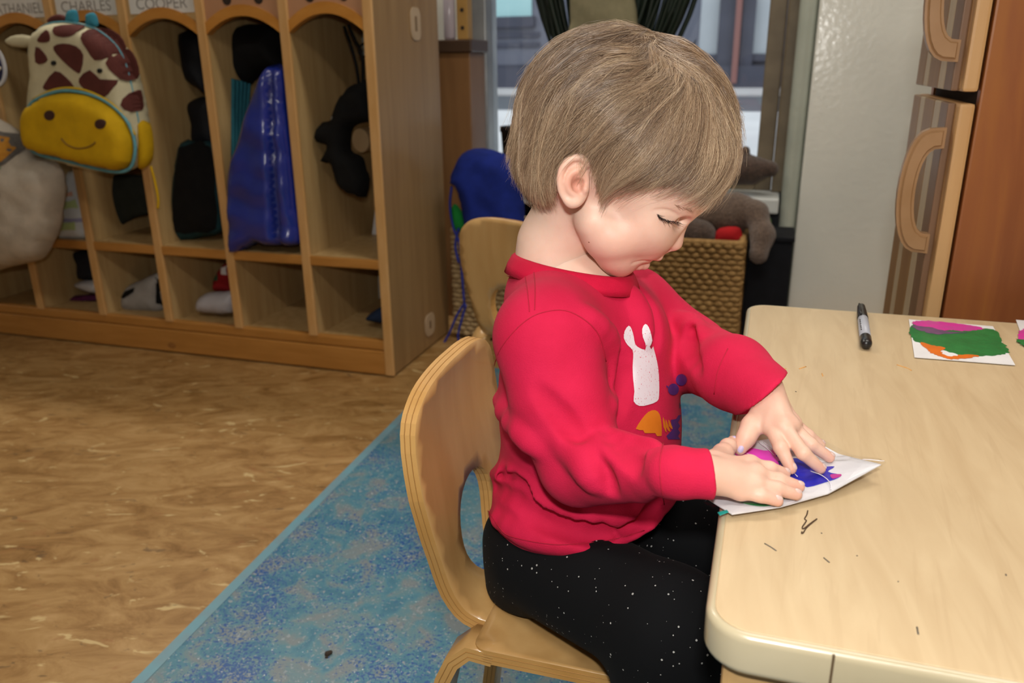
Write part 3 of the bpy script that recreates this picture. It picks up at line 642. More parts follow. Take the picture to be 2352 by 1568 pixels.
for z0, z1, hz0, hz1 in ((.03, .746, .552, .716), (.760, 1.33, .795, .96)):
    d = bx('door', (1.136, CB0, z0), (1.154, -.345, z1), DEDGE, cb, bevel=.004)
    for b0, b1, m in bd[1:]: bx('board', (1.1275, b0+.0006, z0+.0005), (1.1362, b1-.0006, z1-.0005), m, d, bevel=.0018)
    zc = (hz0+hz1)/2; hh = (hz1-hz0)/2
    hp = Plane2(rm(0, -.655, 0), EX, EZ)
    outer = [(1.129-.047*max(0, math.cos(t))**.55, zc+hh*math.sin(t)) for t in np.linspace(-math.pi/2, math.pi/2, 17)]
    inner = [(1.129-.026*max(0, math.cos(t))**.6, zc+(hh-.026)*math.sin(t)) for t in np.linspace(math.pi/2, -math.pi/2, 15)]
    bm = bmesh.new(); poly = outer+inner; v0 = [bm.verts.new(Vector((a, 0, z))) for a, z in poly]
    f = bm.faces.new(v0); r = bmesh.ops.extrude_face_region(bm, geom=[f])
    for q in r['geom']:
        if isinstance(q, bmesh.types.BMVert): q.co.y += .024
    bmesh.ops.bevel(bm, geom=[e for e in bm.edges if abs(e.verts[0].co.y-e.verts[1].co.y) < 1e-6], offset=.005, segments=3, affect='EDGES')
    bmesh.ops.triangulate(bm, faces=[q for q in bm.faces if len(q.verts) > 4])
    h_ = bm_obj('handle', bm, HNDL, d, False, lambda v: room_frame(v+np.array([0, -.668, 0])))
# ================================================================== SIGNED DISTANCE MODELLING (for soft bodies)
class Body:
    """smoothly blended ellipsoids and tapered capsules, meshed with surface nets"""
    def __init__(s): s.p = []
    def add(s, fn, lo, hi, k, op): s.p.append((fn, np.asarray(lo, float), np.asarray(hi, float), k, op))
    def ell(s, c, ax, rad, k=.01, op='u'):
        c = np.asarray(c, float); A = np.asarray(ax, float); r = np.asarray(rad, float)
        def fn(P):
            q = (P-c)@A.T; k0 = np.sqrt(((q/r)**2).sum(-1)); k1 = np.sqrt(((q/r**2)**2).sum(-1))+1e-9; return k0*(k0-1)/k1
        e = np.sqrt(((A*r[:, None])**2).sum(0)); s.add(fn, c-e, c+e, k, op)
    def cap(s, a, b, r1, r2=None, k=.01, op='u'):
        a = np.asarray(a, float); b = np.asarray(b, float); r2 = r1 if r2 is None else r2; ba = b-a; L = ba@ba+1e-12
        def fn(P):
            t = np.clip(((P-a)@ba)/L, 0, 1); return np.sqrt(((P-a-t[..., None]*ba)**2).sum(-1)) - (r1+(r2-r1)*t)
        m = max(r1, r2); s.add(fn, np.minimum(a, b)-m, np.maximum(a, b)+m, k, op)
    def chain(s, pts, rad, k=.01, op='u'):
        rad = np.broadcast_to(rad, (len(pts),))
        for i in range(len(pts)-1): s.cap(pts[i], pts[i+1], rad[i], rad[i+1], k, op)
    def half(s, p, n, k=.003, op='s'):
        """cut away everything on the side n points to"""
        p = np.asarray(p, float); n = np.asarray(n, float)/np.linalg.norm(n)
        s.add(lambda P: -((P-p)@n), [-9]*3, [9]*3, k, op)
    @staticmethod
    def comb(f, d, k, op):
        if op == 'u':
            h = np.clip(.5+.5*(f-d)/k, 0, 1); return f*(1-h)+d*h - k*h*(1-h)
        h = np.clip(.5-.5*(f+d)/k, 0, 1); return f*(1-h)-d*h + k*h*(1-h)
    def ev(s, P):
        P = np.asarray(P, float); f = np.full(P.shape[:-1], 1.0)
        for fn, lo, hi, k, op in s.p: f = s.comb(f, fn(P), k, op)
        return f
    def grad(s, P, e=.0008):
        f = [s.ev(P+np.eye(3)[i]*e)-s.ev(P-np.eye(3)[i]*e) for i in range(3)]; g = np.stack(f, -1); return g/(np.linalg.norm(g, axis=-1, keepdims=True)+1e-12)
    def march(s, o, D, t0=.25, t1=1.4, lift=0.0):
        D = D/np.linalg.norm(D, axis=-1, keepdims=True); t = np.full(len(D), t0); done = np.zeros(len(D), bool)
        for _ in range(45):
            d = s.ev(o+D*t[:, None]) - lift; t = np.where(t < t1, t+np.clip(d, -.02, .06)*.85, t)
        return o+D*t[:, None], t < t1
    def mesh(s, h, lo=None, hi=None):
        us = [p for p in s.p if p[4] == 'u']
        lo = np.min([p[1] for p in us], 0)-.012 if lo is None else np.asarray(lo); hi = np.max([p[2] for p in us], 0)+.012 if hi is None else np.asarray(hi)
        n = np.ceil((hi-lo)/h).astype(int)+1; f = np.full(n, .05, np.float64)
        ax = [lo[i]+h*np.arange(n[i]) for i in range(3)]
        for fn, l, u, k, op in s.p:
            i0 = np.clip(np.floor((l-k-3*h-lo)/h).astype(int), 0, n); i1 = np.clip(np.ceil((u+k+3*h-lo)/h).astype(int)+1, 0, n)
            if (i1 <= i0).any(): continue
            sl = tuple(slice(a, b) for a, b in zip(i0, i1)); G = np.stack(np.meshgrid(*[ax[i][sl[i]] for i in range(3)], indexing='ij'), -1)
            f[sl] = s.comb(f[sl], fn(G), k, op)
        return surface_nets(f, lo, h)
def surface_nets(f, lo, h):
    ins = f < 0; n = f.shape
    cnt = np.zeros(tuple(q-1 for q in n), np.int8)
    for dx in (0, 1):
        for dy in (0, 1):
            for dz in (0, 1): cnt += ins[dx:n[0]-1+dx, dy:n[1]-1+dy, dz:n[2]-1+dz]
    act = np.argwhere((cnt > 0) & (cnt < 8)); idx = -np.ones(cnt.shape, np.int64); idx[tuple(act.T)] = np.arange(len(act))
    acc = np.zeros((len(act), 3)); num = np.zeros(len(act)); C8 = [(a, b, c) for a in (0, 1) for b in (0, 1) for c in (0, 1)]
    val = {c: f[act[:, 0]+c[0], act[:, 1]+c[1], act[:, 2]+c[2]] for c in C8}
    for c in C8:
        for d in range(3):
            if c[d] == 0:
                e = list(c); e[d] = 1; va, vb = val[c], val[tuple(e)]; m = (va < 0) != (vb < 0); t = np.where(m, va/(np.where(va == vb, 1, va-vb)), 0)
                p = np.tile(np.array(c, float), (len(act), 1)); p[:, d] += t; acc[m] += p[m]; num += m
    V = lo + h*(act + acc/np.maximum(num, 1)[:, None])
    F_ = []
    for d in range(3):
        a, b = (d+1) % 3, (d+2) % 3
        s0 = [slice(1, -1)]*3; s0[d] = slice(0, -1); s1 = list(s0); s1[d] = slice(1, None)
        i0, i1 = ins[tuple(s0)], ins[tuple(s1)]; q = np.argwhere(i0 != i1); flip = i0[tuple(q.T)]
        q = q + 1; q[:, d] -= 1
        def cell(da, db):
            r = q.copy(); r[:, a] -= da; r[:, b] -= db; return idx[tuple(r.T)]
        Q = np.stack([cell(1, 1), cell(0, 1), cell(0, 0), cell(1, 0)], 1); Q = np.where(flip[:, None], Q, Q[:, ::-1]); F_.append(Q)
    return V, np.concatenate(F_)
def mk_np(name, V, Q, mat, parent=None, cols=None, smooth=True):
    """fast mesh from arrays (all faces with the same corner count)"""
    base = root_loc(parent) if parent is not None else Vector((0, 0, 0)); V = np.asarray(V, np.float32)
    c = np.array([(V[:, 0].min()+V[:, 0].max())/2, (V[:, 1].min()+V[:, 1].max())/2, V[:, 2].min()], np.float32)
    me = bpy.data.meshes.new(name); nf, m = Q.shape
    me.vertices.add(len(V)); me.vertices.foreach_set('co', (V-c).ravel()); me.loops.add(nf*m); me.loops.foreach_set('vertex_index', Q.astype(np.int32).ravel())
    me.polygons.add(nf); me.polygons.foreach_set('loop_start', np.arange(0, nf*m, m, dtype=np.int32)); me.update(calc_edges=True)
    me.polygons.foreach_set('use_smooth', np.full(nf, smooth)); me.materials.append(mat)
    if cols is not None:
        at = me.color_attributes.new('tone', 'FLOAT_COLOR', 'POINT'); at.data.foreach_set('color', np.c_[cols, np.ones(len(cols))].astype(np.float32).ravel())
    me.update(); o = bpy.data.objects.new(name, me); COL.objects.link(o)
    if parent is not None: o.parent = parent
    o.location = Vector(c.tolist()) - base
    return o
def attr_material(name, rough=.5, spec=.3, sub=0.0, bump=0.0, bscale=200, noise_mix=0.0, nscale=60, ncol='#b0604a', sheen=0.0):
    m = bpy.data.materials.new(name); m.use_nodes = True; nt = m.node_tree; N = nt.nodes; L = nt.links; b = N['Principled BSDF']
    a = N.new('ShaderNodeAttribute'); a.attribute_name = 'tone'; out = a.outputs['Color']; tc = N.new('ShaderNodeTexCoord')
    if noise_mix:
        n = N.new('ShaderNodeTexNoise'); n.inputs['Scale'].default_value = nscale; n.inputs['Detail'].default_value = 4; L.new(tc.outputs['Object'], n.inputs[0])
        r = N.new('ShaderNodeMapRange'); r.inputs[1].default_value = .45; r.inputs[2].default_value = .75; r.inputs[4].default_value = noise_mix; L.new(n.outputs['Fac'], r.inputs[0])
        x = N.new('ShaderNodeMix'); x.data_type = 'RGBA'; L.new(r.outputs[0], x.inputs['Factor']); L.new(out, x.inputs['A']); x.inputs['B'].default_value = lin(ncol); out = x.outputs['Result']
    L.new(out, b.inputs['Base Color']); b.inputs['Roughness'].default_value = rough; b.inputs['Specular IOR Level'].default_value = spec
    if sub: b.inputs['Subsurface Weight'].default_value = sub; b.inputs['Subsurface Radius'].default_value = (1.0, .35, .2); b.inputs['Subsurface Scale'].default_value = .006
    if sheen: b.inputs['Sheen Weight'].default_value = sheen
    if bump:
        n2 = N.new('ShaderNodeTexNoise'); n2.inputs['Scale'].default_value = bscale; n2.inputs['Detail'].default_value = 3; L.new(tc.outputs['Object'], n2.inputs[0])
        bp = N.new('ShaderNodeBump'); bp.inputs['Strength'].default_value = bump; bp.inputs['Distance'].default_value = .001; L.new(n2.outputs['Fac'], bp.inputs['Height']); L.new(bp.outputs[0], b.inputs['Normal'])
    return m

# ================================================================== THE CHILD
C0 = CO + .125*EY                               # middle of the chair, at floor level
def S(x, y, lat=0.0): return onpl(x, y, C0-lat*EY, EY)      # on a plane parallel to the child's middle plane, lat metres nearer
I3 = np.eye(3)
child = empty('person', S(1300, 1400, 0)*[1, 1, 0]+[0, 0, .2805], 'toddler in a red long-sleeved shirt and black speckled trousers, head bent over a painting', 'person')
# --- head frame: seen almost exactly in profile
HY = math.radians(-9.0); HF = np.array([math.cos(HY), math.sin(HY), 0]); HL = np.array([math.sin(HY), -math.cos(HY), 0])   # forward, towards the camera
HC = S(1435, 300, 0)
def HP(x, y, lat=0.0): return onpl(x, y, HC+lat*HL, HL)
PX = float((HC-CAM)@_F)/FPX
def hax(rot=0.0):
    r = math.radians(rot); return np.array([math.cos(r)*HF+math.sin(r)*EZ, -math.sin(r)*HF+math.cos(r)*EZ, HL])
head = Body()
def HE(x, y, lat, rx, ry, rl, rot=0.0, k=18, op='u', both=False):
    c = HP(x, y, 0)+HL*0
    c = HP(x, y, lat); head.ell(c, hax(rot), (rx*PX, ry*PX, rl), k*PX, op)
    if both: head.ell(c-2*lat*HL, hax(rot), (rx*PX, ry*PX, rl), k*PX, op)
def HCAP(pts, rad, k=8, op='u', both=False):
    W = [HP(x, y, l) for x, y, l in pts]; head.chain(W, np.asarray(rad)*PX, k*PX, op)
    if both: head.chain([w_-2*l*HL for w_, (x, y, l) in zip(W, pts)], np.asarray(rad)*PX, k*PX, op)
HE(1432, 292, 0, 224, 206, .0705, -18, 5)
HE(1330, 365, 0, 118, 112, .056, 0, 40)
HE(1556, 385, 0, 108, 122, .056, 0, 40)                # forehead
HE(1478, 490, 0, 96, 108, .050, 0, 45)                 # middle of the face
HE(1410, 541, .027, 68, 62, .026, 0, 26, both=True)    # cheeks
HE(1462, 562, 0, 60, 42, .027, 0, 20)                  # muzzle
HE(1426, 602, 0, 36, 32, .021, 0, 18)                  # chin
HCAP([(1362, 505, .036), (1420, 590, .016)], [44, 32], 34, both=True)
HE(1418, 588, .013, 46, 38, .025, 0, 24, both=True)      # lower cheek
HE(1550, 482, .021, 27, 17, .011, -28, 22, 'u', True)  # brow ridge
HE(1560, 508, .026, 22, 16, .010, -30, 20, 's', True)  # eye socket
HE(1531, 496, .0225, 30, 25, .0105, -20, 8, 'u', True) # closed lid over the eyeball
HCAP([(1566, 512, 0), (1556, 540, 0)], [11, 15], 14); HE(1550, 556, 0, 19, 20, .0075, 0, 10)   # nose
HE(1526, 556, .0068, 17, 14, .0052, 0, 8, both=True); HCAP([(1541, 567, 0), (1522, 577, 0)], [8, 8], 10)
HE(1533, 574, .0052, 9, 4, .0022, -10, 4, 's', True)
HCAP([(1512, 589, 0), (1494, 593, .007), (1456, 602, .0150)], [9, 7, 4], 8, both=True)     # upper lip
HCAP([(1479, 606, 0), (1466, 608, .006), (1442, 610, .0135)], [13.5, 12, 5], 6, both=True)   # lower lip
# mouth line and lid crease, cut along the surface on both sides
_hb = Body(); _hb.p = list(head.p)
def groove(pts, r, k):
    P, ok = _hb.march(CAM, np.array([ray(*q) for q in smooth_poly(pts, 3)]), .4, 1.2); P = P[ok]; r = np.interp(np.linspace(0, 1, len(P)), np.linspace(0, 1, len(r)), r)*PX
    head.chain(list(P), r, k*PX, 's'); M = P-2*((P-HC)@HL)[:, None]*HL; head.chain(list(M), r, k*PX, 's')
groove([(1518, 600), (1500, 601), (1476, 600), (1452, 605)], [2.8, 2.4, 2.0, 1.0], 6)
groove([(1502, 484), (1520, 482), (1540, 486), (1560, 497)], [1.2, 1.8, 1.8, 1.2], 6)
HCAP([(1451, 618, 0), (1442, 620, .009)], [5, 3.5], 10, 's', True)
# neck
NK = [HP(1335, 420, 0), S(1272, 560, 0), S(1262, 660, 0)]; head.chain(NK, np.array([86, 84, 104])*PX, 30*PX)
# ears
def ear(sg):
    E = Body(); e = lambda x, y, l: HP(x, y, l) if sg > 0 else HP(x, y, l)-2*l*HL
    def ee(x, y, l, rx, ry, rl, rot=0, k=6, op='u'):
        A = hax(rot); head.ell(e(x, y, l), A, (rx*PX, ry*PX, rl), k*PX, op)
    def ch(pts, r, k=5, op='u'): head.chain([e(*q) for q in pts], np.asarray(r)*PX, k*PX, op)
    ee(1316, 415, .0640, 36, 57, .0055, 6, 8); ee(1326, 424, .057, 22, 38, .008, 0, 14)
    ee(1314, 402, .0738, 22, 34, .0050, 14, 6, 's')                      # hollow of the shell
    ch(smooth_poly([(1349, 380, .0655), (1343, 366, .0670), (1326, 361, .0690), (1306, 369, .0700), (1291, 389, .0705), (1286, 415, .0700), (1290, 440, .0690), (1301, 460, .0680)], 3), 6.6, 5)   # helix
    ee(1318, 462, .0670, 20, 15, .0045, 20, 9)                            # lobe
    ch(smooth_poly([(1334, 387, .0668), (1312, 398, .0684), (1303, 416, .0690), (1308, 436, .0686), (1322, 447, .0676)], 3), 7.2, 6)   # inner fold
    ee(1329, 426, .0690, 15, 15, .0050, 0, 5, 's'); ee(1344, 434, .0655, 8, 11, .0042, 0, 5)   # bowl, tragus
ear(1); ear(-1)
hv, hq = head.mesh(.00145)
# skin tones: warm cheeks, rosy lips, pale neck
def skin_cols(V):
    base = np.array(lin('#e6c5b2')[:3]); c = np.tile(base, (len(V), 1))
    def blot(p, r, colr, amt):
        nonlocal c
        wgt = amt*np.exp(-(np.linalg.norm(V-p, axis=1)/r)**2)[:, None]; c = c*(1-wgt)+np.array(lin(colr)[:3])*wgt
    for sg in (1, -1):
        m = lambda x, y, l: HP(x, y, l)-(0 if sg > 0 else 2*l)*HL
        blot(m(1400, 575, .04), .030, '#d49080', .32); blot(m(1450, 545, .045), .026, '#dba28e', .3); blot(m(1316, 405, .068), .016, '#d98b70', .55); blot(m(1325, 425, .068), .008, '#a84c3c', .5)
        blot(m(1535, 505, .03), .010, '#c79384', .35); blot(m(1470, 608, .008), .0055, '#ca7c74', .5); blot(m(1448, 606, .016), .004, '#b8605a', .45)
    blot(HP(1552, 556, 0), .009, '#d99880', .5); blot(HP(1482, 607, 0), .007, '#c77670', .6); blot(HP(1508, 597, 0), .0035, '#c06a68', .6)
    blot(HP(1425, 625, 0), .014, '#d69a86', .5)
    return c
SKIN = attr_material('child_skin', .48, .35, .22, .08, 700, .10, 90, '#c77f66')
# --- hands and forearms
Z = lambda x, y, z: onz(x, y, z)
hands = Body()
def finger(j, r, k=.0025): hands.chain(j, np.array(r), k)
nails = []
def hand(W, palm, fing, thumb, fore):
    b = Body(); old = list(hands.p)
    # palm: wrist to every knuckle, well blended
    loc = Body()
    loc.chain([fore[0]*.35+fore[1]*.65, fore[1]], [.0140, .0135], .006)
    for (kn, r0, r1) in palm: loc.cap(W, kn, r0*.98, r1, .0045)
    for i in range(len(palm)-1): loc.cap(palm[i][0], palm[i+1][0], palm[i][2]*.92, palm[i+1][2]*.92, .005)
    for j, r in fing: loc.chain(j, r, .0022)
    tj, tr = thumb; loc.chain(tj, tr, .006)
    return loc
nW = Z(1612, 1088, .5285)
near_hand = hand(nW, [(Z(1722, 1067, .5215), .0125, .0068), (Z(1736, 1090, .5215), .0130, .0070), (Z(1730, 1111, .5195), .0125, .0068), (Z(1700, 1127, .5160), .0120, .0062)],
    [([Z(1722, 1067, .5215), Z(1768, 1075, .5185), Z(1803, 1087, .5120)], [0.0058, 0.0050, 0.0041]),
     ([Z(1736, 1090, .5215), Z(1790, 1102, .5175), Z(1835, 1117, .5115)], [0.0060, 0.0052, 0.0042]),
     ([Z(1730, 1111, .5195), Z(1785, 1122, .5160), Z(1829, 1135, .5110)], [0.0058, 0.0051, 0.0042]),
     ([Z(1700, 1127, .5160), Z(1747, 1137, .5145), Z(1786, 1150, .5105)], [0.0056, 0.0050, 0.0040])],
    ([Z(1640, 1070, .524), Z(1660, 1042, .5200), Z(1672, 1026, .5180), Z(1683, 1013, .5150)], [.0120, .0068, .0055, .0045]), [S(1335, 1062, .118), nW])
fW = Z(1757, 893, .5480)
far_hand = hand(fW, [(Z(1772, 980, .5300), .0125, .0070), (Z(1800, 980, .5330), .0125, .0068), (Z(1815, 977, .5320), .0120, .0064), (Z(1822, 972, .5270), .0118, .0060)],
    [([Z(1772, 980, .5300), Z(1793, 1027, .5240), Z(1817, 1076, .5110)], [0.0061, 0.0053, 0.0042]),
     ([Z(1804, 985, .5320), Z(1845, 1040, .5235), Z(1884, 1076, .5100)], [0.0060, 0.0052, 0.0041]),
     ([Z(1818, 978, .5300), Z(1862, 1020, .5200), Z(1905, 1050, .5090)], [0.0056, 0.0050, 0.0041]),
     ([Z(1822, 972, .5250), Z(1856, 1000, .5160), Z(1884, 1021, .5070)], [.0056, .0050, .0040])],
    ([Z(1752, 945, .5345), Z(1726, 978, .5270), Z(1714, 1005, .5200), Z(1700, 1030, .5130)], [.0095, .0072, .0064, .0050]), [onpl(1585, 812, [0, .76, 0], [0, 1, 0]), fW])
hm = [b.mesh(.00105) for b in (near_hand, far_hand)]
# --- hidden trunk, arms and legs, so that the body is whole inside the clothes
NS, FS = S(1255, 765, .088), S(1452, 705, -.085)                # shoulders
NE, FE = S(1335, 1062, .118), onpl(1585, 812, [0, .76, 0], [0, 1, 0])   # elbows
TY = ANG + math.radians(-20); TF = np.array([math.cos(TY), math.sin(TY), 0]); TL = np.array([math.sin(TY), -math.cos(TY), 0]); TA_ = np.array([TF, TL, EZ])
cc_ = lambda s_, lat, z: C0 + s_*EX - lat*EY + z*EZ
NH, FH = cc_(.060, .050, .336), cc_(.065, -.045, .338); NKN, FKN = S(1540, 1445, .135), cc_(.295, -.045, .325)
NAN, FAN = NKN*[1, 1, 0]+EX*.01-EY*.035+[0, 0, .055], cc_(.315, -.05, .055)
core = Body()
core.ell(cc_(.085, 0, .53), TA_, (.055, .078, .105), .02); core.ell(cc_(.09, 0, .42), TA_, (.064, .08, .09), .03); core.ell(cc_(.082, 0, .345), TA_, (.056, .076, .056), .03)
core.chain([S(1272, 600, 0), cc_(.08, 0, .56)], [.030, .035], .02)
for a, b, c, d in ((NS, NE, Z(1590, 1086, .527), .026), (FS, FE, onpl(1735, 890, [0, .64, 0], [0, 1, 0]), .026)):
    core.chain([cc_(.08, 0, .58)*.5+a*.5, a, b, c], [.03, d, .018, .011], .008)
for a, b, c in ((NH, NKN, NAN), (FH, FKN, FAN)): core.chain([a, b, c, c+EX*.07-[0, 0, .02]], [.046, .033, .022, .018], .01)
cv, cq = core.mesh(.006)
V = [hv] + [m[0] for m in hm] + [cv]; Q = [hq] + [m[1] for m in hm] + [cq]; off = np.cumsum([0]+[len(v) for v in V[:-1]])
BV = np.concatenate(V); BQ = np.concatenate([q+o_ for q, o_ in zip(Q, off)])
cols = skin_cols(BV); hs = slice(off[1], off[3])
# pinker finger tips and knuckles
hb = np.tile(np.array(lin('#deb6a2')[:3]), (off[3]-off[1], 1)); HVs = BV[hs]
for p, r_, a_ in [(Z(1817, 1076, .511), .008, .5), (Z(1884, 1076, .51), .008, .5), (Z(1905, 1050, .509), .007, .5), (Z(1835, 1117, .511), .008, .45), (Z(1829, 1135, .511), .008, .45), (Z(1786, 1150, .5105), .008, .45), (Z(1803, 1087, .512), .008, .45), (Z(1700, 1030, .513), .008, .5)]:
    wg = a_*np.exp(-(np.linalg.norm(HVs-p, axis=1)/r_)**2)[:, None]; hb = hb*(1-wg)+np.array(lin('#cf8f7f')[:3])*wg
cols[hs] = hb
body = mk_np('body', BV, BQ, SKIN, child, cols)
# nails with smudges of paint
NAIL = pm('finger_nail', '#d8bdb4', '#cfb0aa', 200, rough=.25, coat=.4); PUR = pm('purple_smudge', '#b3a3cc', '#c9bcd6', 150, rough=.5)
def nail(b, p, tipdir, mat=NAIL, r=(.0030, .0024, .0009), up=EZ):
    p = np.asarray(p, float); d = np.asarray(tipdir, float); d = d/np.linalg.norm(d); up = EZ*.8-EY*.25+EX*.3; up = up-d*(up@d); up /= np.linalg.norm(up)
    D = p-CAM; q = p + up*.02; sp, ok = b.march(q[None], -up[None], 0, .03); q = sp[0]; n_ = b.grad(q[None])[0]; d = d-n_*(d@n_); d /= np.linalg.norm(d); e = np.cross(n_, d)
    th_ = np.linspace(0, 2*math.pi, 12, endpoint=False); V = [q+n_*r[2]*.8]; 
    ring = [q + d*r[0]*math.cos(t)+e*r[1]*math.sin(t) - n_*(.0002+.0006*math.sin(t)**2) for t in th_]
    mid = [q + .6*(d*r[0]*math.cos(t)+e*r[1]*math.sin(t)) + n_*(r[2]*.6-.0003*math.sin(t)**2) for t in th_]
    V += mid+ring; F2 = [[0, 1+k, 1+(k+1) % 12] for k in range(12)] + [[1+k, 13+k, 13+(k+1) % 12, 1+(k+1) % 12] for k in range(12)]
    return tri_normals(mk('fingernail', V, F2, mat, child, True))
for b, j0, j1, m in ((near_hand, Z(1768, 1075, .5185), Z(1800, 1086, .512), NAIL), (near_hand, Z(1790, 1102, .5175), Z(1832, 1116, .5115), NAIL), (near_hand, Z(1785, 1122, .516), Z(1826, 1134, .511), NAIL), (near_hand, Z(1747, 1137, .5145), Z(1783, 1149, .5105), NAIL), (near_hand, Z(1672, 1026, .518), Z(1681, 1015, .515), PUR),
                     (far_hand, Z(1793, 1027, .524), Z(1815, 1073, .511), NAIL), (far_hand, Z(1845, 1040, .5235), Z(1882, 1074, .51), NAIL), (far_hand, Z(1862, 1020, .52), Z(1903, 1048, .509), NAIL), (far_hand, Z(1856, 1000, .516), Z(1882, 1019, .507), NAIL), (far_hand, Z(1713, 1005, .521), Z(1701, 1028, .513), PUR)):
    nail(b, j1, j1-j0, m)
# ------------------------------------------------------------------ clothes
RED = pm('red_cotton', '#ce2049', '#c51d43', 30, rough=.82, spec=.15, bump=.18, bscale=900, sheen=.02)
REDC = pm('red_rib_cotton', '#cb173f', '#bf1439', 40, rough=.8, spec=.15, bump=.25, bscale=1200, sheen=.02)
SEAM = pm('red_stitching', '#b31236', rough=.8)
shirt = Body()
shirt.ell(cc_(.088, 0, .522), TA_, (.072, .098, .092), .03); shirt.ell(cc_(.096, 0, .455), TA_, (.082, .099, .10), .03); shirt.ell(cc_(.090, 0, .385), TA_, (.090, .101, .080), .03)
shirt.cap(NS+[0, 0, -.004], FS+[0, 0, -.008], .036, .034, .03); shirt.cap(S(1262, 672, 0), NS+TF*.004, .037, .036, .03); shirt.cap(S(1275, 690, 0), FS, .036, .033, .03)
shirt.cap(S(1300, 740, 0), S(1470, 770, 0)-TF*.012, .034, .030, .03)
# near sleeve
nf1 = NE*.45+nW*.55+[0, 0, -.001]
SL1 = [NS+[0, 0, -.004], (NS*.5+NE*.5)+[-.004, 0, 0], NE, nf1, Z(1560, 1086, .5265)]
shirt.chain(SL1[:2], [.043, .0420], .012); shirt.chain(SL1[1:], [.0420, .0365, .0245, .0190], .003)
shirt.chain([Z(1540, 1086, .5262), Z(1640, 1088, .5285)], [.0168, .0180], .003)
shirt.half(Z(1624, 1087, .528), Z(1680, 1090, .53)-Z(1560, 1086, .5265), .002) if False else None
# far sleeve
FC = fW+(Z(1785, 975, .532)-fW)*.15; fcd = .58*_R-.65*_U-.15*_F; fcd /= np.linalg.norm(fcd)
SL2 = [FS, FE, FE*.4+FC*.6+[0, 0, .003]-_F*.003, FC+fcd*.012-_F*.005]
shirt.chain(SL2, [.040, .036, .031, .0250], .012)
# soft folds: ridges and hollows traced over the surface
base_p = list(shirt.p); sb = Body(); sb.p = base_p
def px_on(b, pts, n=6, lift=0.0):
    q = smooth_poly(pts, n); D = np.array([ray(*p) for p in q]); P, ok = b.march(CAM, D, .3, 1.3, lift); return P[ok]
def fold(pts, r, depth, op, k=.010):
    P = px_on(sb, pts, 3, 0.0); D = np.array([(p-CAM)/np.linalg.norm(p-CAM) for p in P])
    n = len(P); tap = np.sin(np.linspace(.15, math.pi-.15, n))
    P = P + D*(r-depth)*1.0 if op == 'u' else P - D*(r-depth)
    shirt.chain(list(P), np.maximum(r*(.35+.65*tap), .0015), k, op)
R_ = lambda pts, r=.007, d=.0045, k=.012: fold(pts, r, d, 'u', k)
G_ = lambda pts, r=.006, d=.0035, k=.010: fold(pts, r, d, 's', k)
R_([(1120, 1085), (1180, 1100), (1260, 1160), (1360, 1190), (1480, 1185)], .009, .006); G_([(1135, 1120), (1210, 1155), (1300, 1200), (1400, 1215)], .006, .004)
R_([(1130, 1180), (1200, 1225), (1300, 1245), (1420, 1240), (1510, 1205)], .008, .005); G_([(1150, 1090), (1200, 1120), (1240, 1180)], .005, .003)
G_([(1395, 985), (1440, 1030), (1455, 1075)], .007, .005); G_([(1330, 1040), (1380, 1090), (1400, 1130)], .005, .003)
R_([(1290, 1010), (1340, 1060), (1365, 1110)], .008, .004); G_([(1235, 900), (1290, 960), (1330, 1000)], .006, .0028); R_([(1130, 900), (1180, 970), (1235, 1030)], .008, .004)
R_([(1340, 720), (1390, 770), (1410, 850), (1405, 930)], .008, .0035); G_([(1415, 780), (1435, 860), (1420, 950)], .007, .004)
G_([(1440, 1000), (1490, 1012), (1540, 1015)], .004, .0022); R_([(1560, 735), (1590, 748), (1610, 775)], .007, .0045); G_([(1590, 760), (1580, 800), (1600, 850)], .006, .0035)
G_([(1470, 660), (1500, 720), (1510, 790)], .006, .003); R_([(1440, 660), (1470, 720), (1480, 780)], .006, .0025)
G_([(1170, 1140), (1230, 1190), (1330, 1228), (1400, 1232)], .005, .0035); G_([(1520, 1150), (1480, 1190), (1430, 1215)], .004, .003)
# hem, cuffs and neck opening
shirt.half(cc_(0, 0, .346), -(EZ-.27*EX+.05*EY), .004)
nd = Z(1680, 1090, .53)-Z(1560, 1086, .5265); nd /= np.linalg.norm(nd); ncut = Z(1621, 1086, .528)
fd = FC-FE; fd /= np.linalg.norm(fd); fd2 = fd
def end_cut(b, p, d, rad, inner, ax=None):
    """square off a sleeve end and hollow it"""
    d = d/np.linalg.norm(d)
    def fn(P):
        q = P-p; a = q@d; r = np.sqrt(np.maximum((q*q).sum(-1)-a*a, 0)); return np.maximum(np.maximum(-a, r-rad), a-.05)
    b.add(fn, p-.06, p+.06, .002, 's'); ax = d if ax is None else ax/np.linalg.norm(ax); b.cap(p+ax*(.006 if inner < .012 else -.003), p+ax*.02, inner*.9, inner, .0015, 's')
end_cut(shirt, Z(1634, 1087, .5282), nd+EY*.25, .045, .0150); end_cut(shirt, FC-fcd*.001, fcd, .05, .0105, fcd*.7+_F*.5)
NCc = (S(1188, 589, 0)+S(1446, 642, 0))/2; na = S(1446, 642, 0)-S(1188, 589, 0); nlen = np.linalg.norm(na); na /= nlen; nb_ = np.array([EY[0], EY[1], 0]); nz_ = np.cross(na, nb_)
shirt.ell(NCc+EZ*.012, np.array([na, -nb_, nz_*1.0]), (nlen/2+.002, .045, .030), .004, 's')
sv, sq_ = shirt.mesh(.0021)
sh = mk_np('shirt', sv, sq_, RED, child)
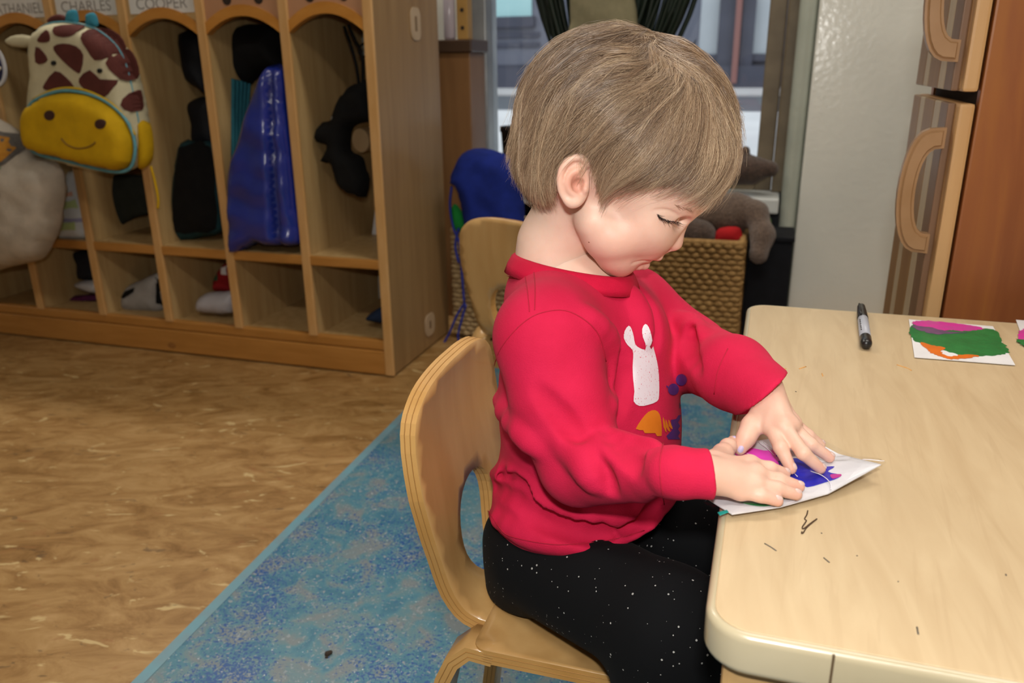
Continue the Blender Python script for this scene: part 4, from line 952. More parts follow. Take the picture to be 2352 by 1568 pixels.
# ribbed collar
th_ = np.linspace(0, 2*math.pi, 48, endpoint=False)
ring = np.array([NCc + na*(nlen/2+.002)*math.cos(t) + nb_*.0470*math.sin(t) + EZ*(.006*abs(math.sin(t))-.001) for t in th_])
cv_, cf_ = [], []
pr_ = [(-.0020, -.013), (-.0030, -.004), (-.0026, .003), (-.0006, .0056), (.0020, .0050), (.0025, -.002), (.0015, -.011)]
for i, t in enumerate(th_):
    outd = na*math.cos(t)*.9+nb_*math.sin(t); outd /= np.linalg.norm(outd); slope = EZ*.80-outd*(.30+.38*abs(math.sin(t))); slope /= np.linalg.norm(slope)
    for a_, b_ in pr_: cv_.append(ring[i] - outd*a_*1.2 + slope*b_)
m_ = len(pr_)
for i in range(48):
    for k in range(m_): cf_.append([i*m_+k, i*m_+(k+1) % m_, ((i+1) % 48)*m_+(k+1) % m_, ((i+1) % 48)*m_+k])
tri_normals(mk('collar', cv_, cf_, REDC, sh, True))
# stitched seams
for pts in ([(1205, 628), (1211, 665), (1216, 716)], [(1226, 622), (1229, 660), (1228, 712)], [(1160, 628), (1176, 632), (1190, 636)], [(1162, 632), (1177, 637), (1190, 640)], [(1128, 850), (1105, 905), (1130, 860), (1150, 800), (1200, 742), (1250, 716), (1310, 716), (1370, 760), (1392, 830)][2:],
            [(1524, 1016), (1516, 1060), (1518, 1110), (1526, 1158)], [(1118, 1168), (1150, 1215), (1175, 1232), (1240, 1246), (1300, 1250), (1400, 1240), (1480, 1218)], [(1672, 800), (1650, 850), (1640, 905)]):
    P = px_on(shirt, pts, 5, .0002)
    if len(P) > 3: tube('seam', P, .0005, SEAM, sh, 5)
# printed animals on the front
def decal(name, pts, m, sm=2, step=9, lift=.0007):
    A = smooth_poly(np.array(pts, float), sm, True); P, T = cdt(A, step); D = np.array([ray(*p) for p in P]); W, ok = shirt.march(CAM, D, .3, 1.3, lift); ok &= ((W-C0)@(-EY) < .090) & ((W-C0)@EX > .06); T = [t for t in T if all(ok[i] for i in t) and max(np.linalg.norm(W[t[i]]-W[t[i-1]]) for i in range(3)) < step*.0016]
    par = list(range(len(P)))
    def fnd(i):
        while par[i] != i: par[i] = par[par[i]]; i = par[i]
        return i
    for t in T: par[fnd(t[0])] = fnd(t[1]); par[fnd(t[1])] = fnd(t[2])
    from collections import Counter
    big = Counter(fnd(t[0]) for t in T).most_common(1)[0][0]; T = [t for t in T if fnd(t[0]) == big]; us = sorted({i for t in T for i in t}); rm_ = {i: k for k, i in enumerate(us)}
    return tri_normals(mk(name, W[us], [[rm_[i] for i in t] for t in T], m, sh, True))
cz = lambda L: [(1040+x/2.45, 560+y/2.45) for x, y in L]
PWH = bpy.data.materials.new('cracked_white_print'); PWH.use_nodes = True
_n = PWH.node_tree.nodes; _l = PWH.node_tree.links; _b = _n['Principled BSDF']; _tc = _n.new('ShaderNodeTexCoord'); _nz = _n.new('ShaderNodeTexNoise'); _nz.inputs['Scale'].default_value = 650; _nz.inputs['Detail'].default_value = 4; _l.new(_tc.outputs['Object'], _nz.inputs[0])
_r2 = _n.new('ShaderNodeValToRGB'); _l.new(_nz.outputs['Fac'], _r2.inputs[0]); _e = _r2.color_ramp.elements; _e[0].position = .31; _e[0].color = lin('#cf4a66'); _e[1].position = .37; _e[1].color = lin('#e6dfe6'); _l.new(_r2.outputs[0], _b.inputs['Base Color']); _b.inputs['Roughness'].default_value = .6
decal('rabbit_print', cz([(990, 460), (968, 488), (963, 530), (985, 570), (1012, 597), (1015, 640), (1012, 690), (1015, 760), (1022, 830), (1018, 885), (1050, 911), (1100, 905), (1150, 885), (1161, 850), (1161, 760), (1155, 690), (1142, 630), (1128, 575), (1118, 515), (1103, 468), (1083, 450), (1066, 478), (1070, 525), (1084, 560), (1084, 594), (1050, 585), (1026, 562), (1018, 520), (1006, 478)]), PWH, 2, 7)
PO = pm('orange_print', '#e07d1e', '#d97518', 60, rough=.6); PPU = pm('purple_print', '#5a2c78', '#512a70', 60, rough=.6); PGR = pm('plum_print', '#6e2f5a', '#7a3058', 60, rough=.6)
decal('purple_print', cz([(1180, 1120), (1190, 1070), (1232, 1050), (1228, 990), (1256, 935), (1285, 960), (1310, 1000), (1318, 1060), (1315, 1118), (1250, 1122)]), PPU, 1, 9)
decal('plum_print', cz([(1256, 940), (1252, 880), (1288, 836), (1312, 822), (1322, 880), (1324, 960), (1318, 1040), (1296, 975)]), PGR, 1, 9)
decal('orange_print', cz([(1025, 1080), (1030, 1040), (1060, 990), (1100, 945), (1140, 935), (1165, 960), (1175, 1020), (1175, 1080), (1165, 1117), (1135, 1108), (1085, 1090)]), PO, 2, 8, .0009)
for a_, b_, c_ in (((1183, 972), (1190, 1020), (1203, 1062)), ((1198, 985), (1208, 1020), (1224, 1058)), ((1214, 988), (1224, 1012), (1238, 1042))):
    decal('orange_print', cz([a_, (a_[0]+12, (a_[1]+c_[1])/2-8), c_, (a_[0]+2, (a_[1]+c_[1])/2+10)]), PO, 2, 6, .001)
for x, y in ((1242, 818), (1286, 765)): decal('purple_print', ellipse(cz([(x, y)])[0], 12.5, 13.5, 18), PPU, 1, 6, .0009)
decal('purple_print', cz([(1200, 795), (1212, 800), (1214, 812), (1204, 806)]), PPU, 1, 5, .0009)

# trousers
BLK = bpy.data.materials.new('black_speckled_jersey'); BLK.use_nodes = True
def _blk():
    N = BLK.node_tree.nodes; L = BLK.node_tree.links; b = N['Principled BSDF']; tc = N.new('ShaderNodeTexCoord')
    v = N.new('ShaderNodeTexVoronoi'); v.inputs['Scale'].default_value = 225; v.inputs['Randomness'].default_value = 1.0; L.new(tc.outputs['Object'], v.inputs[0])
    sp = N.new('ShaderNodeSeparateColor'); L.new(v.outputs['Color'], sp.inputs[0])
    rr = N.new('ShaderNodeMath'); rr.operation = 'POWER'; rr.inputs[1].default_value = 4.0; L.new(sp.outputs[0], rr.inputs[0])
    ra_ = N.new('ShaderNodeMath'); ra_.operation = 'MULTIPLY'; ra_.inputs[1].default_value = .24; L.new(rr.outputs[0], ra_.inputs[0])
    lt = N.new('ShaderNodeMath'); lt.operation = 'LESS_THAN'; L.new(v.outputs['Distance'], lt.inputs[0]); L.new(ra_.outputs[0], lt.inputs[1])
    mx = N.new('ShaderNodeMix'); mx.data_type = 'RGBA'; L.new(lt.outputs[0], mx.inputs['Factor']); mx.inputs['A'].default_value = lin('#0f1012'); mx.inputs['B'].default_value = lin('#a5a5a2'); L.new(mx.outputs['Result'], b.inputs['Base Color'])
    b.inputs['Roughness'].default_value = .9; b.inputs['Specular IOR Level'].default_value = .12; b.inputs['Sheen Weight'].default_value = .01
_blk()
tr = Body()
tr.ell(cc_(.084, 0, .348), TA_, (.072, .090, .068), .03); tr.chain([NH, NKN, NAN], [.0535, .0500, .040], .02); tr.chain([FH, FKN, FAN], [.056, .046, .038], .02)
tr.cap(S(1195, 1235, .02), S(1205, 1330, .03), .036, .040, .03)
tr.half(cc_(.2, .1, .045), -EZ, .004)
tr.add(lambda P: np.maximum(P[..., 2]-.2810, np.maximum(np.abs((P-C0)@EY)-.1249, np.maximum(((P-C0)@EX)-.262, -.06-((P-C0)@EX)))), [-.2, .4, .2], [.4, 1.1, .285], .004, 's')   # rests on the seat
tv, tq = tr.mesh(.003)
mk_np('trousers', tv, tq, BLK, child)
SHO = pm('dark_shoe', '#22242a', '#2b2d33', 40, rough=.6)
for a_ in (NAN, FAN):
    b_ = Body(); f0 = a_*[1, 1, 0]+[0, 0, .0285]; b_.chain([f0-EX*.02+EZ*.004, f0+EX*.035, f0+EX*.085-EZ*.006], [.027, .027, .021], .012); b_.half(f0+[0, 0, -.0238], -EZ, .003); b_.cap(a_+[0, 0, .02], f0-EX*.01, .025, .027, .01)
    v_, q_ = b_.mesh(.004); mk_np('shoe', v_, q_, SHO, child)

# ------------------------------------------------------------------ hair
hu = lambda P: np.stack([(P-HC)@HF, (P-HC)[..., 2]], -1)
def HQ(L): return np.array([hu(HP(x, y, l)) for x, y, l in L])
# area where hair grows, and the line where it ends (middle-plane coordinates, own depth for every corner)
SCALP = HQ([(1236, 478, .03), (1275, 455, .055), (1290, 425, .062), (1315, 352, .066), (1352, 352, .066), (1375, 392, .062), (1372, 425, .060), (1400, 400, .060), (1450, 360, .060), (1540, 320, .055), (1600, 300, .045), (1650, 310, .02), (1690, 300, 0), (1690, 40, 0), (1150, 40, 0), (1150, 420, 0), (1200, 470, .01)])
ENDS = HQ([(1168, 395, 0), (1200, 455, .02), (1235, 492, .04), (1262, 484, .055), (1283, 462, .062), (1278, 400, .068), (1290, 360, .070), (1316, 350, .072), (1338, 356, .074), (1348, 378, .074), (1356, 410, .072), (1366, 446, .070), (1381, 470, .066), (1398, 448, .066), (1425, 442, .064), (1470, 430, .062), (1520, 430, .056), (1555, 448, .050), (1590, 478, .042), (1612, 500, .034), (1640, 488, .024), (1675, 448, .012), (1712, 380, 0), (1720, 40, 0), (1140, 20, 0), (1140, 330, 0)])
HRM = attr_material('fine_brown_blond_hair', .30, .7); HRM.node_tree.nodes['Principled BSDF'].inputs['Sheen Weight'].default_value = .1
skull = Body(); skull.p = list(head.p[:5])
CAPC = np.array(lin('#7d6349')[:3])
# undercoat: a thin cap of hair on the scalp
uv_ = hu(hv); lat_ = (hv-HC)@HL; insd = inside_poly(uv_, SCALP) & (skull.ev(hv) > -.004) & (np.abs(lat_) < .078)
ear_d = np.minimum(np.linalg.norm(hv-HP(1318, 418, .064), axis=1), np.linalg.norm(hv-(HP(1318, 418, .064)-2*.064*HL), axis=1)); insd &= ear_d > .0235
okf = insd[hq].all(1); used = np.unique(hq[okf]); rem = -np.ones(len(hv), int); rem[used] = np.arange(len(used)); nrm = skull.grad(hv[used])
hair_root = mk_np('hair', hv[used]+nrm*.0018, rem[hq[okf]], attr_material('hair_undercoat', .85, .1), child, np.tile(CAPC, (len(used), 1)))
_gs = [[(1300,10),(900,100),(600,250),(480,450),(430,700),(400,930),(440,1060)], [(1350,100),(1000,200),(700,400),(540,700),(480,950),(560,1180)], [(1250,200),(950,330),(760,560),(650,800),(600,1000),(650,1180)],
 [(1500,200),(1250,330),(1050,520),(900,700),(760,790)], [(1600,250),(1400,330),(1180,480),(1040,600),(930,740)], [(1250,500),(1120,600),(980,760),(950,900),(1000,1120)], [(1500,480),(1350,620),(1180,760),(1060,950),(985,1150)],
 [(1600,400),(1500,600),(1380,800),(1220,950),(1050,1080)], [(1680,300),(1680,500),(1600,700),(1420,900),(1250,1010)], [(1760,300),(1810,550),(1740,800),(1570,980),(1440,1040)], [(1800,300),(1900,600),(1880,850),(1760,1040),(1610,1110)],
 [(1850,300),(1960,560),(1985,800),(1930,980),(1800,1140),(1720,1210)], [(1450,60),(1700,170),(1850,320),(1960,520)], [(600,220),(470,420),(420,700),(330,950)], [(1350,20),(1500,60),(1650,130),(1800,260)], [(1250,-100),(1000,-40),(750,80),(560,260)], [(1150,100),(850,230),(640,450),(530,720)], [(1000,420),(820,560),(720,760),(680,930)]]
GP, GT = [], []
gsk = Body(); gsk.p = list(head.p[:5])
for st in _gs:
    q = smooth_poly([(1072+x/3.196, 105+y/3.196) for x, y in st], 5); W_, ok = gsk.march(CAM, np.array([ray(*p) for p in q]), .4, 1.05, .007); W_ = W_[ok]
    if len(W_) > 3: t_ = np.gradient(W_, axis=0); GP.append(W_); GT.append(t_/np.linalg.norm(t_, axis=1)[:, None])
GP = np.concatenate(GP); GT = np.concatenate(GT)
def flow(P):
    lat = (P-HC)@HL; m = np.where(lat < 0, 2*lat, 0)[:, None]*HL; Q_ = P-m
    out = np.zeros_like(P)
    for a0 in range(0, len(P), 4000):
        d2 = ((Q_[a0:a0+4000, None]-GP[None])**2).sum(-1); w_ = np.exp(-(d2-d2.min(1, keepdims=True))/(2*.0085**2)); out[a0:a0+4000] = (w_@GT)/w_.sum(1, keepdims=True)
    flip = (lat < 0)[:, None]; out = np.where(flip, out-2*(out@HL)[:, None]*HL, out)
    return out/(np.linalg.norm(out, axis=1, keepdims=True)+1e-9)
def grow(N, seed, steps=13, ds=.0105, offs=(.002, .010), only=None, clumps=420, stray=0.0, lenj=.006, rad=.00015, name='strands', crown=None):
    rg = np.random.default_rng(seed); A = hv[hq[okf][:, 0]]; B = hv[hq[okf][:, 1]]; C_ = hv[hq[okf][:, 2]]
    ar = np.linalg.norm(np.cross(B-A, C_-A), axis=1); ar = ar*(1+2.5*np.exp(-(np.linalg.norm(A-HP(1520, 150, .03), axis=1)/.032)**2)+1.5*np.exp(-(np.linalg.norm(A-HP(1560, 220, .05), axis=1)/.03)**2)); ii = rg.choice(len(ar), N, p=ar/ar.sum()); u, v = rg.random((2, N)); fl = u+v > 1; u = np.where(fl, 1-u, u); v = np.where(fl, 1-v, v)
    if crown is not None:
        pr = ar*np.exp(-(np.linalg.norm(A-crown[0], axis=1)/crown[1])**2); ii = rg.choice(len(ar), N, p=pr/pr.sum())
    P = A[ii]+u[:, None]*(B-A)[ii]+v[:, None]*(C_-A)[ii]
    W = HP(1492, 96, .012); off = rg.uniform(*offs, N)*(.75+.25*vnoise(P, 150, 61))+.0022*np.clip(vnoise(P, 120, 62), -1, 1)+.0012
    path = [P.copy()]; alive = np.ones(N, bool); L = np.zeros(N, int); lj = .004-np.abs(rg.normal(0, lenj, N)) + .006*vnoise(P, 160, 63)
    lk_c = P[rg.choice(N, min(N, 170), replace=False)]; lk_i = np.concatenate([((P[a0:a0+4000, None]-lk_c[None])**2).sum(-1).argmin(1) for a0 in range(0, N, 4000)]); rl = np.random.default_rng(5); lk_t = rl.normal(0, 1, len(lk_c))[lk_i]; lk_d = rl.normal(0, 1, (len(lk_c), 3))[lk_i]; off = off + .0016*np.clip(rl.normal(0, 1, len(lk_c)), -1.2, 1.6)[lk_i]; wph = rg.uniform(0, 6.28, N)
    for s_ in range(steps):
        n = skull.grad(P); d = P-W; dist = np.linalg.norm(d, axis=1, keepdims=True); d = d/(dist+1e-6)
        q = hu(P); lat = (P-HC)@HL
        back = np.clip((-.01-q[:, 0])/.05, 0, 1)[:, None]; low = np.clip((.02-q[:, 1])/.05, 0, 1)[:, None]
        dirv = (flow(P) if crown is None or s_ > 3 else flow(P)*(.25+.25*s_)+crown[2]) - EZ*.06 + 0*d
        wob = np.stack([vnoise(path[0], 95, 21+seed % 3), vnoise(path[0], 95, 31), vnoise(path[0], 80, 41)], 1)*.16
        wav = np.cross(n, d)*(np.sin(s_*.75+6*vnoise(path[0], 45, 51))*.16)[:, None]
        dirv = dirv + wob + wav + lk_d*.19; dirv = dirv - n*(dirv*n).sum(1, keepdims=True); dirv /= np.linalg.norm(dirv, axis=1, keepdims=True)+1e-9
        Pn = P + dirv*ds
        f = skull.ev(Pn); tgt = off*min(1, (s_+1)/3.0) + stray*(s_/steps)**2*rg.random(N)
        tgt = tgt + (.006*np.clip((s_-4)/8, 0, 1))*back[:, 0]*low[:, 0]
        Pn = Pn + n*((tgt-f)*.7)[:, None]
        e_in = inside_poly(hu(Pn)+np.stack([0*lj, -lj], 1), ENDS)
        alive &= e_in; P = np.where(alive[:, None], Pn, P); path.append(P.copy()); L += alive
    X = np.stack(path, 1)                                     # N, steps+1, 3
    # clumping towards neighbours' strands
    if clumps:
        ci = rg.choice(N, clumps, replace=False); D2 = ((X[:, None, 0]-X[None, ci, 0])**2).sum(-1) if N*clumps < 2e7 else None
        if D2 is None:
            best = np.zeros(N, int)
            for a0 in range(0, N, 4000): best[a0:a0+4000] = ((X[a0:a0+4000, None, 0]-X[None, ci, 0])**2).sum(-1).argmin(1)
        else: best = D2.argmin(1)
        tt = np.linspace(0, 1, X.shape[1])[None, :, None]; m = ci[best]; lim = np.minimum(L, L[m])[:, None, None]/steps
        X = X + (X[m]-X)*np.clip(tt*1.0, 0, .48)*(L[m] >= L-2)[:, None, None]
        ph = rg.uniform(0, 6.28, N)[m]; Tm = np.gradient(X, axis=1); Tm /= np.linalg.norm(Tm, axis=2, keepdims=True)+1e-9; nr = np.repeat(skull.grad(X[:, 0])[:, None], X.shape[1], 1); wd = np.cross(nr, Tm)
        X = X + wd*(np.sin(tt[..., 0]*9+ph[:, None])*tt[..., 0]*.0034)[..., None]
    sel = L >= 2
    if only is not None: sel &= only(X)
    X = X[sel]; L = L[sel]; N = len(X); lk_t = lk_t[sel]
    # resample every strand to its own length
    K = 9; tq_ = np.linspace(0, 1, K); idx = tq_[None]*L[:, None]; i0 = np.floor(idx).astype(int); i1 = np.minimum(i0+1, L[:, None]); fr = (idx-i0)[..., None]; ar_ = np.arange(N)[:, None]
    Y = X[ar_, i0]*(1-fr)+X[ar_, i1]*fr
    fuzz = rg.normal(0, 1, (N, 1, 3))*.0006*tq_[None, :, None]; Y = Y + fuzz
    T_ = np.gradient(Y, axis=1); T_ /= np.linalg.norm(T_, axis=2, keepdims=True)+1e-9; ref = np.tile(HL*.6+EZ*.5+HF*.3, (N, K, 1)); Nn = np.cross(T_, ref); Nn /= np.linalg.norm(Nn, axis=2, keepdims=True)+1e-9; Bn = np.cross(T_, Nn)
    rr = (rad*(1-.65*tq_**2))[None, :, None]*rg.uniform(.75, 1.25, (N, 1, 1)); ang = [0, 2.094, 4.189]
    V = np.stack([Y+rr*(math.cos(a)*Nn+math.sin(a)*Bn) for a in ang], 2)     # N,K,3,3
    b0 = (np.arange(N)*K*3)[:, None, None]; k_ = (np.arange(K-1)*3)[None, :, None]; j = np.arange(3)[None, None]; j2 = (j+1) % 3
    Qf = np.stack([b0+k_+j, b0+k_+j2, b0+k_+3+j2, b0+k_+3+j], -1).reshape(-1, 4)
    tone = np.clip(.55+.22*vnoise(X[:, 0], 60, 77)+.20*lk_t+rg.normal(0, .20, N), 0, 1)
    dk, md, lt_ = [np.array(lin(c)[:3]) for c in ('#5f4734', '#9b7c5e', '#d6bc9b')]
    cN = np.where(tone[:, None] < .5, dk+(md-dk)*(tone[:, None]*2), md+(lt_-md)*(tone[:, None]*2-1))
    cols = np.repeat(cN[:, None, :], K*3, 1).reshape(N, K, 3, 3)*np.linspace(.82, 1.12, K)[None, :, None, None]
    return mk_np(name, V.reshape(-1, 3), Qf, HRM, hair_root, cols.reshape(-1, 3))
s1 = grow(20000, 3, rad=.00012); s1['kind'] = 'stuff'
s2 = grow(7000, 8, offs=(.008, .0125), clumps=260, rad=.00011, lenj=.008); s2['kind'] = 'stuff'
s3 = grow(500, 12, offs=(.010, .014), clumps=0, stray=.012, rad=.00010, lenj=.008); s3['kind'] = 'stuff'
s4 = grow(2600, 15, steps=8, offs=(.004, .009), clumps=120, rad=.00012, crown=(HP(1530, 150, .03), .020, -HF*.7-EZ*.1+HL*.1)); s4['kind'] = 'stuff'
s5 = grow(1600, 16, steps=8, offs=(.004, .009), clumps=80, rad=.00012, crown=(HP(1500, 110, .0), .022, HF*.8-EZ*.2)); s5['kind'] = 'stuff'
# lashes and brows
LASH = pm('dark_lash', '#2a1f1a', rough=.5); BROW = pm('light_brow', '#a8836a', rough=.6)
def strands(name, roots, dirs, length, curl, r, mat):
    V = []; Fs = []
    for p, d, l in zip(roots, dirs, length):
        pts = [p+d*l*t+curl*l*t*t for t in np.linspace(0, 1, 5)]; v, f = tube_mesh(pts, r*np.array([1, .95, .8, .55, .2]), 4); b = len(np.concatenate(V)) if V else 0; V.append(v); Fs += [[i+b for i in q] for q in f]
    return mk(name, np.concatenate(V), Fs, mat, child, True)
rg = np.random.default_rng(2)
for sg in (1, -1):
    lp = smooth_poly([(1510, 491), (1518, 500), (1534, 506), (1556, 510)], 12); n = len(lp); Rt = []
    for x, y in lp:
        D = ray(x, y)[None]; P, ok = head.march(CAM, D, .4, 1.2); Rt.append(P[0])
    Rt = np.array(Rt)
    if sg < 0: Rt = Rt - 2*((Rt-HC)@HL)[:, None]*HL
    Rt = Rt[np.abs((Rt-HC)@HL) > .006]
    dr = np.array([HF*(.35+.5*i/len(Rt))-EZ*.75+HL*sg*(.55-.3*i/len(Rt)) for i in range(len(Rt))]); dr /= np.linalg.norm(dr, axis=1)[:, None]
    rep = np.repeat(np.arange(len(Rt)), 2); strands('eyelashes', Rt[rep]+rg.normal(0, .0003, (len(rep), 3)), dr[rep]+rg.normal(0, .22, (len(rep), 3)), rg.uniform(.0035, .0065, len(rep)), EZ*.25+HF*.2, .00016, LASH)
    bp_ = [(1548+40*t+rg.normal(0, 1), 470+13*t+rg.normal(0, 2.2)) for t in rg.random(60)]; Rb = []
    P, ok = head.march(CAM, np.array([ray(*q) for q in bp_]), .4, 1.2); P = P[ok]
    if sg < 0: P = P-2*((P-HC)@HL)[:, None]*HL
    strands('eyebrow', P, np.tile(HF*.75-EZ*.5-HL*sg*.05, (len(P), 1))+rg.normal(0, .15, (len(P), 3)), rg.uniform(.003, .005, len(P)), np.zeros(3), .00007, BROW)
# tiny mole on the cheek
P, ok = head.march(CAM, ray(1353, 556)[None], .4, 1.2)
mk('mole', *[x for x in tube_mesh([P[0]-HL*.0003, P[0]+HL*.0003], [.0007, .0004], 8)], pm('mole_brown', '#7a4a38', rough=.6), child, True)
# ================================================================== THINGS ROUND THE ROOM
def at_b(b): return front_plane(b)
FAB = lambda n, c1, c2, r=.85, **k: pm(n, c1, c2, k.pop('scale', 25), rough=r, spec=.2, bump=k.pop('bump', .25), bscale=k.pop('bscale', 300), **k)
ZS = ZS1
# ---- giraffe backpack hanging in front of a locker bay
gp = at_b(-.10)
CRM = FAB('cream_canvas', '#c9c2a4', '#bdb698'); BRN = FAB('brown_felt', '#5a2f2a', '#4f2925'); YEL = FAB('yellow_canvas', '#c9a012', '#bb9510'); AQP = pm('aqua_piping', '#5f9fae', '#568fa0', 60, rough=.5); TEAL = FAB('teal_felt', '#3d8aa0', '#357c92'); DKB = pm('dark_brown_print', '#3c211c', rough=.7)
def gq(L, h=0.0): return Plane2(gp.o+gp.w*h, gp.u, gp.v).pxs([(x/2.45, y/2.45) for x, y in L])
bag = empty('giraffe_backpack', rm(*rcoord(gp.at(gp.px(180, 390))[0])), 'cream and brown giraffe face backpack with a yellow smiling muzzle hanging on the locker', 'backpack')
outl = gq([(205, 250), (225, 175), (285, 130), (370, 118), (470, 132), (560, 165), (650, 230), (705, 300), (745, 400), (775, 520), (800, 640), (815, 760), (812, 880), (790, 930), (700, 965), (560, 965), (400, 930), (250, 880), (200, 800), (190, 650), (200, 520), (212, 420), (205, 330)])
gbody, gh = pillow('body', gp, smooth_poly(outl, 2, True), .052, CRM, bag, power=.42, back=1.0, round_w=.045)
def on_bag(nm, L, m, th=.0030, par=None, hf=None, sm=2): return patch(nm, gp, smooth_poly(gq(L, .045 if np.mean([q[0] for q in L]) < 600 else .030), sm, True), hf or gh, th, m, par or gbody)
for L in ([(230, 215), (262, 168), (290, 195), (292, 232), (250, 240), (228, 232)], [(300, 150), (370, 135), (432, 145), (420, 195), (370, 210), (318, 195)], [(465, 165), (520, 155), (590, 190), (632, 260), (610, 320), (550, 340), (505, 280), (462, 215)], [(318, 262), (370, 245), (440, 260), (482, 310), (468, 400), (450, 408), (400, 370), (335, 305)],
          [(218, 265), (255, 290), (282, 335), (255, 358), (216, 350)], [(650, 290), (675, 275), (715, 330), (735, 420), (705, 455), (670, 420), (628, 355)], [(268, 470), (325, 400), (380, 430), (432, 490), (400, 505), (270, 505)], [(462, 440), (520, 395), (575, 445), (655, 450), (640, 500), (600, 545), (520, 520), (470, 480)], [(720, 525), (745, 510), (760, 600), (740, 630), (705, 590)]):
    on_bag('felt_patch', L, BRN)
for x, y in ((318, 355), (602, 398)): on_bag('small_eye', [(x+13*math.cos(t), y+14*math.sin(t)) for t in np.linspace(0, 2*math.pi, 10, endpoint=False)], pm('black_bead', '#15181c', rough=.2), .004, sm=1)
tube('piping', gp.at(smooth_poly(gq([(208, 420), (205, 300), (222, 190), (285, 138), (380, 124), (480, 138), (570, 170), (660, 240), (712, 320), (748, 430), (775, 560), (800, 700), (800, 850), (775, 925)]), 4), .012), .0022, AQP, gbody)
mz = gq([(140, 650), (175, 585), (250, 540), (350, 515), (460, 525), (560, 560), (650, 620), (715, 700), (748, 800), (745, 890), (715, 950), (640, 962), (500, 935), (350, 895), (220, 865), (160, 820), (140, 740)], .06)
mpl = Plane2(gp.o + gp.w*.048, gp.u, gp.v)
mus, mh = pillow('muzzle_pocket', mpl, smooth_poly(mz, 2, True), .048, YEL, bag, power=.40, back=.3, round_w=.035)
tube('zip_piping', mpl.at(smooth_poly(gq([(140, 650), (172, 582), (250, 536), (350, 511), (460, 521), (565, 556), (655, 618), (722, 700), (755, 800), (752, 890), (722, 952), (640, 968), (500, 941), (350, 901), (220, 871), (158, 826), (136, 740)], .06), 3, True), .010), .0042, AQP, mus, closed=True)
tube('zip_piping', mpl.at(smooth_poly(gq([(180, 560), (300, 505), (440, 500), (590, 560), (690, 650), (755, 760)], .06), 4), .009), .0030, pm('yellow_zip', '#c7a520', rough=.5), mus)
for x, y in ((291, 648), (575, 697)): patch('muzzle_dot', mpl, smooth_poly(gq([(x+29*math.cos(t), y+28*math.sin(t)) for t in np.linspace(0, 2*math.pi, 12, endpoint=False)], .09), 1, True), mh, .0025, DKB, mus)
q = smooth_poly(gq([(358, 778), (390, 812), (440, 832), (490, 830), (530, 815), (549, 798)], .09), 4); tube('smile', mpl.at(q, mh(q)+.0012), .0020, pm('brown_thread_smile', '#7a5a1c', rough=.7), mus)
for L in ([(385, 60), (425, 55), (438, 90), (435, 135), (380, 135), (372, 95)], [(488, 80), (528, 70), (548, 110), (548, 150), (490, 145), (485, 110)]): pillow('horn', gp, smooth_poly(gq(L), 2, True), .010, TEAL, bag, back=1.0)
pillow('ear', gp, smooth_poly(gq([(30, 235), (60, 205), (130, 195), (205, 215), (210, 245), (150, 268), (70, 262)]), 2, True), .010, CRM, bag, back=1.0); pillow('ear', gp, smooth_poly(gq([(265, 125), (290, 90), (335, 80), (375, 95), (380, 125), (330, 130)]), 2, True), .008, BRN, bag, back=1.0)
pillow('zip_pull', gp, smooth_poly(gq([(760, 590), (785, 590), (798, 640), (795, 685), (775, 685), (765, 640)]), 2, True), .006, pm('red_tab', '#b0303a', rough=.5), bag, back=1.0)
pillow('side_pocket', gp, smooth_poly(gq([(790, 690), (820, 700), (838, 800), (835, 900), (810, 945), (790, 930)]), 2, True), .02, YEL, bag, back=1.5); tube('strap', gp.at(smooth_poly(gq([(818, 940), (840, 1020), (860, 1120), (858, 1180)]), 4), -.02), .0035, YEL, bag)
# ---- cream drawstring bag with fruit prints, at the left edge
tp_ = at_b(-.13); 
def tq2(L, h=0.0): return Plane2(tp_.o+tp_.w*h, tp_.u, tp_.v).pxs([(x/2.45, y/2.45) for x, y in L])
TOTE = FAB('natural_canvas', '#b8aea0', '#a89f92', bump=.4)
tl = smooth_poly(tq2([(-260, 640), (-120, 620), (20, 680), (90, 730), (150, 830), (200, 880), (290, 890), (350, 960), (362, 1080), (345, 1220), (310, 1350), (260, 1440), (200, 1470), (60, 1500), (-60, 1530), (-240, 1500), (-330, 1300), (-340, 900)]), 2, True)
tote, thh = pillow('cloth_bag', tp_, tl, .075, TOTE, None, power=.45, back=.6, wrinkle=.006, wsc=45, seed=4, round_w=.10); tag(tote, 'cream cloth bag with fruit prints hanging on the locker beside the giraffe backpack', 'bag')
def tprint(nm, L, m, sm=2, th=.001): return patch(nm, tp_, smooth_poly(tq2(L, .035), sm, True), lambda Q: thh(Q)+.003, th, m, tote, .012)
GRF = pm('grey_print', '#5b5652', '#4d4945', 80, rough=.8)
tprint('fruit_outline', [(-60, 740), (20, 745), (70, 775), (97, 830), (88, 890), (50, 930), (-60, 935)], GRF); tprint('orange_fruit', [(-50, 758), (15, 762), (58, 790), (78, 835), (68, 885), (38, 912), (-50, 915)], pm('orange_fruit_print', '#b07a20', '#a06a18', 120, rough=.8), th=.0022)
tprint('fruit_outline', [(-40, 1030), (20, 1025), (65, 1050), (76, 1085), (55, 1125), (10, 1140), (-40, 1135)], GRF); tprint('red_fruit', [(-30, 1050), (10, 1052), (38, 1072), (40, 1098), (15, 1115), (-30, 1115)], pm('red_fruit_print', '#b5403c', '#a03430', 120, rough=.8), th=.0022)
tprint('leaf', [(0, 960), (30, 950), (62, 930), (45, 975), (15, 1000), (5, 985)], pm('green_leaf_print', '#7f9a72', '#6d8a62', 120, rough=.8)); tprint('fruit_outline', [(-40, 1160), (5, 1165), (20, 1200), (5, 1240), (-40, 1265)], GRF)
